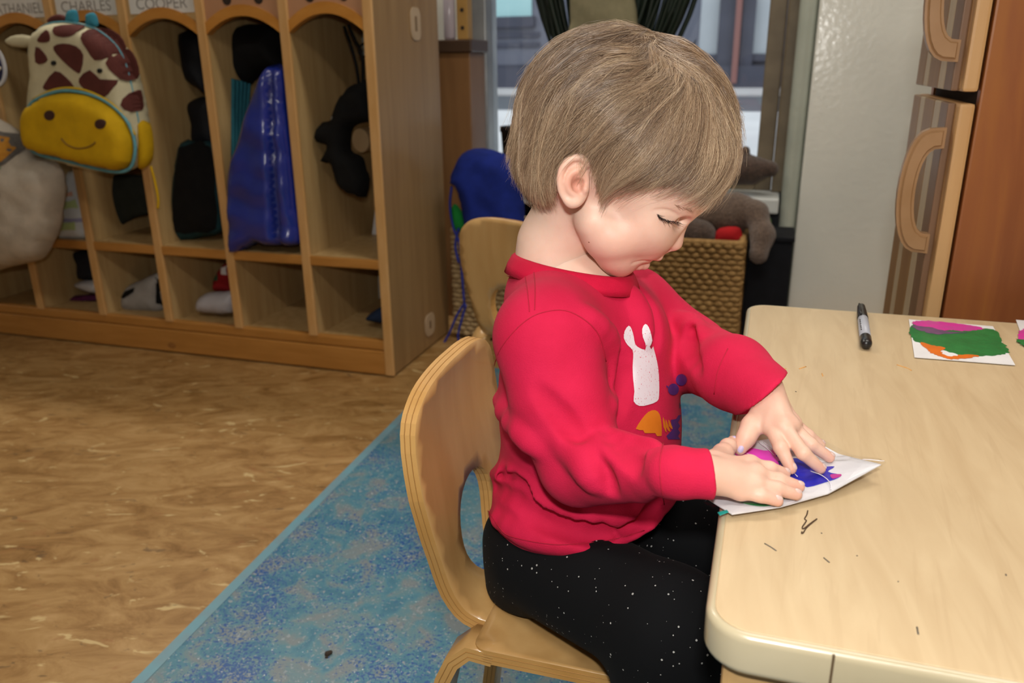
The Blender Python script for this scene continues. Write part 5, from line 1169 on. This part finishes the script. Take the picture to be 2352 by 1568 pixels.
tube('bag_cord', tp_.at(smooth_poly(tq2([(-120, 640), (-60, 480), (20, 380)]), 4), .01), .004, TOTE, tote)
# round blue and white badge hanging above it
bp2 = at_b(-.06); bc_ = bp2.px(-14, 150)
bd_ = extrude_poly('round_badge', bp2, ellipse(bc_, .0, .0, 3) if False else ellipse(bc_, .044, .056, 28), 0, .006, pm('white_enamel', '#d7d9de', rough=.4)); tag(bd_, 'round blue badge with a white rim hanging beside the giraffe backpack', 'badge')
extrude_poly('face', bp2, ellipse(bc_, .036, .047, 26), .006, .0085, pm('navy_enamel', '#1a2250', '#161d46', 30, rough=.4), bd_); tube('cord', [bp2.at(bc_+[0, .056], .003)[0], bp2.at(bc_+[0, .11], -.02)[0]], .002, GRF, bd_)
# ---- inside the bays
NAV = FAB('black_nylon', '#14161c', '#0f1116', r=.6); BLKF = FAB('black_fleece', '#121212', '#0c0c0d', r=.9); DGRN = FAB('dark_green_grey_fabric', '#2d3330', '#262c29'); TEALP = FAB('dark_teal_bag', '#1f4046', '#19363b', r=.6)
def soft(name, b, L, thick, m, label, cat, scale=1.0, org=(0, 0), wr=.004, power=.5, back=.5, wsc=45, seed=1, sm=2, round_w=None):
    p_ = at_b(b); o, h = pillow(name, p_, smooth_poly(p_.pxs([(org[0]+x/scale, org[1]+y/scale) for x, y in L]), sm, True), thick, m, None, wrinkle=wr, wsc=wsc, seed=seed, power=power, back=back, round_w=round_w)
    tag(o, label, cat); return o, h, p_
z2 = dict(scale=2.529, org=(350, 0))
soft('jacket', .20, [(170, 190), (270, 180), (330, 260), (345, 420), (350, 560), (290, 520), (215, 470), (180, 330)], .045, NAV, 'black jacket hanging high in the locker bay next to the giraffe backpack', 'jacket', **z2)
soft('jacket_sleeve_bundle', .18, [(225, 590), (290, 560), (380, 570), (385, 700), (395, 850), (255, 850), (240, 720), (218, 640)], .04, NAV, 'black bundled hood hanging below the jacket and above the teal bag', 'clothing', **z2)
o, h, p_ = soft('teal_bag', .10, [(165, 830), (260, 825), (380, 835), (405, 1000), (415, 1200), (412, 1345), (300, 1375), (180, 1405), (120, 1385), (105, 1300), (125, 1120)], .05, TEALP, 'dark teal bag leaning in the locker bay beside the blue shiny bag', 'bag', **z2)
patch('dark_panel', p_, smooth_poly(p_.pxs([(350+x/2.529, y/2.529) for x, y in [(200, 850), (370, 850), (395, 1100), (400, 1320), (300, 1335), (190, 1330), (180, 1150)]]), 2, True), lambda Q, h=h: h(Q)+.003, .001, BLKF, o, .01)
soft('winter_coat', .16, [(490, 175), (560, 140), (700, 150), (770, 170), (785, 300), (790, 420), (730, 400), (640, 420), (560, 510), (500, 470), (470, 340)], .07, BLKF, 'black fluffy coat hanging above the shiny blue bag', 'coat', **z2)
# striped teal cloth behind the blue bag
p_ = Plane2(rm(-2*LK_W+LK_T/2, 0, 0), EY, EZ); tc_ = empty('striped_towel', p_.at(p_.px(548, 370))[0], 'teal pleated cloth hanging on the divider beside the shiny blue bag', 'towel')
for k in range(5):
    q = p_.pxs([(531+k*9, 180+k*2), (538.5+k*9, 181+k*2), (537+k*7, 366-k*16), (530+k*7, 368-k*16)]); pillow('pleat', p_, q, .007, FAB('teal_cloth', '#2d6a78', '#276070'), tc_, step=.004, back=.05)
BLU = pm('shiny_blue_tarpaulin', '#1c2d8a', '#182878', 12, rough=.25, spec=.5, bump=.25, bscale=25, coat=.4)
def crease(P): return 1-.45*np.exp(-((P[:, 0]-(-.30+.05*(P[:, 1]-.6)))/.012)**2)
pb_ = at_b(.02)
bo, bh = pillow('blue_bag', pb_, smooth_poly(pb_.pxs([(350+x/2.529, y/2.529) for x, y in [(690, 380), (785, 400), (800, 600), (840, 900), (868, 1200), (885, 1370), (870, 1420), (760, 1420), (690, 1420), (640, 1400), (560, 1440), (482, 1472), (474, 1300), (472, 1000), (520, 850), (575, 650), (632, 500)]]), 2, True), .055, BLU, None, wrinkle=.008, wsc=38, seed=9, power=.45, back=.5, step=.010, round_w=.03,
              hfun=lambda P: 1-.6*np.exp(-((P[:, 0]-pb_.px(645, 300)[0]-.06*(P[:, 1]-pb_.px(645, 300)[1]))/.010)**2)); tag(bo, 'shiny royal blue plastic bag filling a locker bay', 'bag')
# black backpack hanging in the last bay
pk = at_b(.10); z7 = lambda L: pk.pxs([(600+x/3.136, y/3.136) for x, y in L])
bk = empty('black_backpack', pk.at(pk.px(820, 450))[0], 'small black backpack with straps and buckles hanging in the end bay', 'backpack')
pillow('body', pk, smooth_poly(z7([(640, 620), (700, 600), (800, 560), (830, 700), (830, 870), (760, 880), (690, 900), (655, 950), (650, 1080), (700, 1110), (740, 1140), (760, 1220), (785, 1290), (760, 1420), (690, 1405), (620, 1380), (560, 1290), (530, 1180), (470, 1175), (445, 1150), (500, 1050), (415, 1030), (410, 960), (440, 880), (520, 860), (560, 740)]), 2, True), .05, BLKF, bk, wrinkle=.004, round_w=.03)
for L, r_ in (([(610, 190), (660, 330), (700, 480), (720, 640)], .004), ([(640, 180), (690, 290), (740, 400), (745, 600)], .004), ([(800, 300), (760, 310), (722, 340), (725, 390), (770, 410), (810, 400)], .003)): tube('strap', pk.at(smooth_poly(z7(L), 5), .01), r_, BLKF, bk)
for x, y in ((570, 850), (575, 920), (600, 840)): pillow('buckle', Plane2(pk.o+pk.w*.04, pk.u, pk.v), ellipse(pk.px(600+x/3.136, y/3.136), .006, .007, 10), .004, pm('shiny_buckle', '#8d8f94', rough=.15, metal=.7), bk, back=1.0)
# round wooden knob on the locker's back wall, papers standing in the bay
kp_ = at_b(.24); ck = kp_.px(832, 322); kn = extrude_poly('wooden_knob', kp_, ellipse(ck, .026, .032, 24), -.14, .01, pm('knob_wood', '#c4a57a', '#ccae84', 10, rough=.45)); tag(kn, 'round wooden peg end on the back of the end bay behind the black backpack', 'peg')
p_ = at_b(.30); pp = extrude_poly('paper_sheet', p_, p_.pxs([(866, 450), (875, 448), (864, 555), (854, 556)]), 0, .004, WHP); tag(pp, 'narrow white sheet standing in the end bay by the end panel', 'paper')
kb_ = at_b(LK_D-.03)
pp = extrude_poly('coat_hook_plate', kb_, kb_.pxs([(766, 70), (772, 70), (771, 110), (764, 112)]), 0, .012, pm('hook_wood', '#8a6f4a', rough=.5)); tag(pp, 'slim wooden hook strip high on the back of the end bay', 'hook')
pp = extrude_poly('white_switch_plate', kb_, rrect(*kb_.px(838, 135), *kb_.px(870, 72), .012), 0, .01, pm('pale_plastic', '#9fa8a4', rough=.4)); tag(pp, 'pale plastic hanger plate at the top of the end bay', 'plate')
# left bays: white printed pack, dark flat bag
z1 = dict(scale=2.45)
o, h, p_ = soft('wipes_pack', .03, [(385, 965), (455, 975), (470, 1080), (490, 1200), (508, 1320), (480, 1345), (400, 1350), (340, 1335), (350, 1200), (365, 1080)], .03, pm('white_plastic_pack', '#c7cdd2', '#bcc3c9', 20, rough=.35), 'white plastic pack with green and lilac print standing on the shelf under the giraffe backpack', 'package', **z1)
for L, m in (([(350, 1215), (490, 1200), (498, 1250), (345, 1260)], pm('lilac_print', '#8f8fb2', rough=.5)), ([(395, 1125), (455, 1115), (470, 1165), (400, 1170)], pm('lime_print', '#a9bd84', rough=.5)), ([(375, 1240), (460, 1235), (465, 1285), (370, 1292)], pm('lime_print', '#a9bd84', rough=.5)), ([(390, 1080), (440, 1070), (445, 1095), (395, 1105)], pm('peach_print', '#c59a86', rough=.5))):
    patch('print', p_, p_.pxs([(x/2.45, y/2.45) for x, y in L]), lambda Q, h=h: h(Q)+.001, .0008, m, o)
soft('dark_flat_bag', .12, [(545, 975), (650, 985), (815, 985), (850, 1100), (865, 1190), (760, 1225), (690, 1265), (635, 1290), (605, 1255), (600, 1200), (570, 1080)], .02, DGRN, 'dark grey-green flat bag slumped in the bay under the giraffe backpack', 'bag', **z1)
soft('teal_hood', .15, [(640, 200), (700, 205), (730, 260), (735, 340), (700, 300), (665, 250)], .03, TEALP, 'teal hood peeking out behind the giraffe backpack', 'clothing', **z1)
soft('dark_coat', .14, [(10, 190), (100, 180), (180, 240), (205, 330), (215, 500), (200, 620), (120, 700), (0, 660), (-60, 500), (-40, 260)], .06, FAB('dark_olive_coat', '#1d1f1a', '#171914'), 'dark coat hanging in the bay between the giraffe backpack and the blue badge', 'coat', **z1)
# shoe cubbies
z3 = dict(scale=2.24, org=(0, 520))
soft('dark_shoe_bag', .14, [(385, 130), (470, 125), (500, 180), (515, 265), (415, 270), (405, 190)], .03, FAB('charcoal_knit', '#25252c', '#1d1d24'), 'dark knitted hat in the cubby above white and purple shoes', 'hat', **z3)
soft('white_shoe', .12, [(398, 290), (440, 275), (520, 285), (525, 335), (480, 338), (420, 312)], .03, pm('white_rubber', '#b5b4b6', rough=.5), 'white shoe below the dark knitted hat in the cubby', 'shoe', **z3)
soft('purple_shoe', .12, [(345, 362), (420, 352), (530, 350), (535, 378), (440, 385), (350, 385)], .025, FAB('purple_canvas', '#5b2346', '#4a1e40'), 'purple shoe at the bottom of the cubby below the white shoe', 'shoe', **z3)
o, h, p_ = soft('grey_sneaker', .10, [(640, 345), (670, 300), (740, 270), (800, 240), (850, 250), (862, 420), (800, 440), (700, 440), (650, 420), (640, 390)], .045, FAB('grey_mesh', '#9a9794', '#8a8784'), 'grey and black sneaker lying in a shoe cubby', 'shoe', **z3)
for L in ([(642, 345), (680, 320), (730, 300), (735, 320), (690, 350), (645, 375)], [(830, 250), (855, 262), (858, 400), (840, 380)]): patch('black_trim', p_, p_.pxs([(x/2.24, 520+y/2.24) for x, y in L]), lambda Q, h=h: h(Q)+.001, .001, BLKF, o)
soft('white_sneaker', .08, [(1026, 400), (1035, 360), (1080, 338), (1150, 335), (1215, 338), (1215, 440), (1100, 442), (1040, 432)], .04, pm('white_leather', '#b3b1b8', '#a9a7ae', 20, rough=.45), 'plain white shoe in the cubby below the red and white bag', 'shoe', **z3)
o, h, p_ = soft('red_pouch', .16, [(1105, 270), (1145, 200), (1175, 190), (1210, 250), (1210, 330), (1150, 332), (1108, 325)], .03, FAB('red_fabric', '#9a1f24', '#8a1a1f'), 'red and white cloth pouch behind the plain white shoe', 'pouch', **z3)
patch('white_patch', p_, p_.pxs([(x/2.24, 520+y/2.24) for x, y in [(1150, 205), (1178, 195), (1190, 240), (1165, 235)]]), lambda Q, h=h: h(Q)+.001, .001, WHP, o); patch('green_patch', p_, p_.pxs([(x/2.24, 520+y/2.24) for x, y in [(1115, 255), (1140, 235), (1150, 265), (1120, 272)]]), lambda Q, h=h: h(Q)+.001, .001, pm('green_patch', '#2b5a44', rough=.7), o)
soft('navy_cloth', .10, [(1885, 470), (1930, 430), (1985, 405), (2010, 440), (2010, 495), (1930, 488)], .03, FAB('navy_cloth', '#22304a', '#1c283f'), 'navy cloth crumpled in the end shoe cubby', 'cloth', **z3)
p_ = at_b(.36); pp = extrude_poly('white_tag', p_, p_.pxs([(870, 632), (886, 630), (890, 680), (872, 684)]), 0, .006, pm('pale_tag', '#b9b5a8', rough=.5)); tag(pp, 'pale paper tag fixed inside the end shoe cubby', 'tag')
soft('navy_sock', .09, [(835, 490), (860, 475), (880, 480), (880, 505), (845, 505)], .012, FAB('navy_sock', '#232b45', '#1d2439'), 'navy sock on the cubby floor beside the grey sneaker', 'sock', **z3)

# ---- behind the lockers: brown side cabinet with a wooden block on it
BRC = pm('brown_cabinet_wood', '#7a5532', '#86603a', 4, rough=.45, stretch=(8, 8, .8)); BRT = pm('dark_cabinet_top', '#4a3526', '#433022', 5, rough=.4)
ca1 = rcoord(onb(1114, 200, .70))[0]
kc = empty('side_cabinet', rm(ca1-.12, .63, 0), 'brown wooden cabinet with a dark top standing behind the lockers', 'cabinet')
bx('body', (ca1-.24, .565, 0), (ca1, .70, .83), BRC, kc, bevel=.003); bx('top', (ca1-.25, .555, .83), (ca1+.010, .71, .866), BRT, kc, bevel=.004)
pa = rcoord(onb(1062, 60, .60))[0]
wb = empty('pegboard_block', rm(pa, .62, .867), 'upright wooden block with rows of holes standing on the brown cabinet', 'toy')
bx('block', (pa-.018, .60, .867), (pa+.018, .64, 1.15), pm('block_wood', '#a07a40', '#ab8549', 8, rough=.5), wb, bevel=.003)
bf = at_b(.60)
for k in range(5): extrude_poly('hole', bf, ellipse((pa, .90+.05*k), .006, .006, 12), -.0005, .001, HOLE, wb)
jar = empty('glass_jar', rm(pa-.045, .61, .867), 'pale glass jar standing on the brown cabinet beside the block', 'jar')
lathe('jar_body', rm(pa-.045, .61, .867), rm(pa-.045, .61, 1.05), [(0, .014), (.05, .018), (.8, .018), (.9, .013), (1, .013)], pm('pale_glass', '#c7bcc4', rough=.15, trans=.3), jar)

# ---- baskets under the window
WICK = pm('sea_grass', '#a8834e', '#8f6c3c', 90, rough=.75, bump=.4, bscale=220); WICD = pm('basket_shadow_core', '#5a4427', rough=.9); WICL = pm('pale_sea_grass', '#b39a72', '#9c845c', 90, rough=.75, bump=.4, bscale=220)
def basket(a0, a1, b0, b1, h, m, label, rows=22):
    root = empty('wicker_basket', rm((a0+a1)/2, (b0+b1)/2, 0), label, 'basket')
    wth = .012
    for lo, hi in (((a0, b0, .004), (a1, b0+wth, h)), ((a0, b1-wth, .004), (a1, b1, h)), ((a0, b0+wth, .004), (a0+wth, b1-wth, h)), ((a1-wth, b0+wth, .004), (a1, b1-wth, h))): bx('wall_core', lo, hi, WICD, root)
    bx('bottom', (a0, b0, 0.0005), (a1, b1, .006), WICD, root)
    rh = (h-.012)/rows; per = [(a0, b0), (a1, b0), (a1, b1), (a0, b1)]
    cur = []
    n_side = [int((a1-a0)/.006), int((b1-b0)/.006)]*2
    for i in range(4):
        p, q_ = np.array(per[i]), np.array(per[(i+1) % 4]); n_ = n_side[i]
        for k in range(n_): cur.append(p+(q_-p)*k/n_)
    cur = np.array(cur); cen = np.array([(a0+a1)/2, (b0+b1)/2]); out_ = np.sign(cur-cen)*(np.isclose(np.abs(cur-cen), [(a1-a0)/2, (b1-b0)/2], atol=1e-4)); ln = np.linalg.norm(out_, axis=1, keepdims=True); out_ = out_/np.maximum(ln, 1)
    for r in range(rows):
        ph = math.pi*(r % 2); w_ = .0035*np.sin(np.arange(len(cur))*2*math.pi/4.0*.9+ph); P2 = cur+out_*(.002+w_[:, None]); z_ = .012+rh*(r+.5)+.0008*np.sin(np.arange(len(cur))*.9+r)
        tube('strand', room_frame(np.c_[P2, z_]), rh*.54*(1+.12*np.sin(np.arange(len(cur))*1.4+r*2)), m, root, 6, closed=True)
    tube('rim', room_frame(np.c_[cur+out_*.001, np.full(len(cur), h)]), .009, m, root, 8, closed=True)
    return root
aR = rcoord(onb(1700, 600, .33))[0]; zT = rcoord(onb(1690, 560, .33))[2]
basket(aR-.36, aR, .33, .60, zT, WICK, 'woven sea grass basket under the window full of brown stuffed toys', 23)
basket(.040, .30, .36, .58, .335, WICL, 'pale woven basket below the blue jacket beside the lockers', 22)
FUR = pm('brown_plush', '#5a463a', '#3e3029', 160, rough=.95, bump=.8, bscale=500, sheen=.3); FURL = pm('taupe_plush', '#6e5a4c', '#57463b', 160, rough=.95, bump=.8, bscale=500, sheen=.3)
def plush(name, parts, m, label, h=.0035, fuzz=.0022, seed=0):
    b = Body()
    for pts, r in parts: b.chain([np.asarray(p) for p in pts], np.asarray(r), .02)
    v, q_ = b.mesh(h); n_ = b.grad(v); v = v+n_*(fuzz*(np.random.default_rng(seed).random(len(v))[:, None]-.3)); o = mk_np(name, v, q_, m, None); tag(o, label, 'stuffed toy'); return o
B = lambda x, y, b: onb(x, y, b)
plush('plush_animal', [([B(1600, 500, .46), B(1690, 490, .46)], [.055, .05]), ([B(1690, 470, .46), B(1735, 490, .44), B(1752, 540, .40), B(1742, 585, .37)], [.030, .030, .028, .024]), ([B(1640, 470, .46), B(1660, 500, .44)], [.04, .035])], FURL, 'taupe stuffed toy in the basket, one long limb hanging over its rim')
plush('plush_animal', [([B(1690, 392, .67), B(1725, 395, .67)], [.040, .036]), ([B(1725, 385, .67), B(1770, 388, .66)], [.034, .022]), ([B(1700, 365, .68), B(1712, 345, .68)], [.02, .012])], FUR, 'dark brown stuffed toy lying on the window sill', seed=2)
plush('plush_animal', [([B(1560, 525, .42), B(1610, 540, .40)], [.045, .04]), ([B(1530, 540, .42), B(1560, 530, .42)], [.04, .04])], FUR, 'dark brown stuffed toy sunk in the basket beside the taupe one', seed=3)
soft('red_cloth', .40, [(1638, 545), (1652, 524), (1690, 520), (1703, 530), (1700, 560), (1640, 562)], .02, FAB('bright_red_cloth', '#b31d22', '#9c171c'), 'red cloth tucked in the basket under the stuffed toys', 'cloth')
soft('green_felt_leaf', .60, [(1730, 460), (1752, 475), (1772, 505), (1768, 520), (1748, 508), (1735, 485)], .012, FAB('green_felt', '#4a6b35', '#3f5e2c'), 'green felt piece behind the taupe stuffed toy', 'cloth')
bin_ = empty('dark_bin', rm(.905, .50, 0), 'black fabric bin standing between the basket and the white column', 'bin')
bx('body', (aR+.016, .45, 0), (.995, .61, .33), FAB('black_bin_fabric', '#17181d', '#121317'), bin_, bevel=.006); bx('rim', (aR+.012, .446, .33), (.999, .614, .342), FAB('black_bin_fabric', '#17181d', '#121317'), bin_, bevel=.003)
# ---- blue jacket over the pale basket
jp = at_b(.33); JK = FAB('royal_blue_fleece', '#1d2f86', '#182873', r=.9)
jo, jh = pillow('blue_jacket', jp, smooth_poly(jp.pxs([(1052, 365), (1075, 345), (1110, 340), (1150, 350), (1185, 370), (1200, 420), (1205, 520), (1200, 560), (1080, 560), (1070, 520), (1062, 470), (1050, 430), (1040, 425), (1036, 410)]), 2, True), .06, JK, None, wrinkle=.005, wsc=40, seed=6, round_w=.05, back=.8); tag(jo, 'royal blue fleece jacket heaped on the pale basket behind the empty chair', 'jacket')
for L in ([(1044, 425), (1040, 470), (1048, 520), (1062, 560), (1068, 640), (1072, 690)], [(1074, 690), (1055, 720), (1038, 760), (1018, 795)], [(1076, 695), (1066, 730), (1058, 770), (1070, 805)], [(1060, 520), (1052, 560), (1060, 600)]):
    tube('drawstring', jp.at(smooth_poly(jp.pxs(L), 5), .022), .0035, pm('blue_cord', '#22349a', '#1c2c86', 60, rough=.7), jo)
soft('green_cloth', .34, [(1038, 475), (1050, 470), (1068, 500), (1072, 530), (1040, 525)], .02, FAB('bright_green_cloth', '#1f8a3a', '#1a7a32'), 'bright green cloth poking out under the blue jacket', 'cloth')
# ---- plant in the window: dark strap leaves round a beige cloth
pot = empty('strap_leaf_plant', rm(.46, .69, SILL), 'tall dark green strap-leaved plant standing on the window sill behind the child', 'plant')
POTM = pm('black_pot', '#15151a', '#101014', 20, rough=.5); LEAF = pm('dark_strap_leaf', '#18261c', '#101a13', 30, rough=.4, stretch=(1, 1, .1))
lathe('pot', rm(.40, .69, SILL), rm(.40, .69, SILL+.17), [(0, .05), (.04, .052), (.92, .062), (.94, .066), (1, .066)], POTM, pot, 24)
lathe('soil', rm(.40, .69, SILL+.150), rm(.40, .69, SILL+.165), [(0, .058), (1, .058)], pm('soil', '#2b2018', '#20170f', 80, rough=.95), pot, 24)
rg = np.random.default_rng(11); leaves = []
targets = [(x, 0) for x in np.linspace(1216, 1312, 20)] + [(x, 0) for x in np.linspace(1462, 1612, 30)] + [(1236, 120), (1228, 200), (1222, 160), (1600, 90)]
for i, (tx, ty) in enumerate(targets):
    bq = .69+rg.uniform(-.03, .03); e_ = np.array(rcoord(onb(tx+rg.normal(0, 3), -30 if ty == 0 else ty, bq))); e_[2] += rg.uniform(.0, .25) if ty == 0 else 0
    r0_ = np.array([.40+rg.uniform(-.04, .04), .69+rg.uniform(-.03, .03), SILL+.155]); mid_ = np.array([e_[0]+(r0_[0]-e_[0])*.12, (r0_[1]+e_[1])/2, r0_[2]+(e_[2]-r0_[2])*.55])
    t = np.linspace(0, 1, 9)[:, None]; c = (1-t)**2*r0_+2*t*(1-t)*mid_+t*t*e_
    if ty == 0: c = np.vstack([c, e_+[rg.normal(0, .01), 0, .06]])
    w_ = np.r_[.004, np.full(len(c)-3, rg.uniform(.005, .0095)), .006, .001]; dirn = np.array([1, rg.uniform(-.3, .3), 0]); dirn /= np.linalg.norm(dirn); nb2 = np.array([0, -.0018, 0])
    V = np.concatenate([c-dirn*w_[:, None], c+nb2, c+dirn*w_[:, None], c-nb2*.2]); n_ = len(c); F2 = []
    for k in range(n_-1):
        for s0, s1_ in ((0, 1), (1, 2), (2, 3), (3, 0)): F2.append([s0*n_+k, s1_*n_+k, s1_*n_+k+1, s0*n_+k+1])
    mk('leaf', room_frame(V), F2, LEAF, pot, True)
bp3 = empty('black_planter', rm(.17, .69, SILL), 'black tapered planter on the window sill behind the blue jacket', 'planter')
a0_, a1_ = rcoord(onb(1148, 320, .66))[0], rcoord(onb(1230, 320, .66))[0]
lathe('planter_body', rm((a0_+a1_)/2, .69, SILL), rm((a0_+a1_)/2, .69, rcoord(onb(1150, 291, .66))[2]), [(0, (a1_-a0_)*.42), (.9, (a1_-a0_)*.52), (.92, (a1_-a0_)*.55), (1, (a1_-a0_)*.55)], POTM, bp3, 24)
bcb, _h, bp_ = soft('beige_cloth_bag', .655, [(1322, -80), (1450, -80), (1458, 0), (1464, 40), (1462, 120), (1440, 160), (1330, 160), (1300, 110), (1310, 50)], .03, FAB('khaki_canvas', '#8b8468', '#7d775d'), 'beige canvas bag hanging in the window between the plant leaves', 'bag', wr=.006, wsc=50)
for x_ in (1360, 1420):
    c0_ = bp_.at(bp_.px(x_, -70), .0)[0]; tube('hanging_cord', [c0_, rm(rcoord(c0_)[0], .70, WTOP-.3), rm(rcoord(c0_)[0], WB-.004, WTOP+.03)], .003, pm('khaki_cord', '#7a7358', rough=.8), bcb)
# ---- a crumb on the mat
cp = onz(752, 1501, .006); b_ = Body(); b_.chain([cp, cp+[.004, .002, .001]], [.004, .003], .003); b_.chain([cp+[-.001, -.006, -.001], cp+[.001, -.006, -.001]], [.0016, .0014], .001); v_, q_ = b_.mesh(.0008); o = mk_np('mat_crumb', v_, q_, pm('crumb_dark', '#3a3028', rough=.9)); tag(o, 'small dark crumb lying on the blue speckled mat', 'crumb')
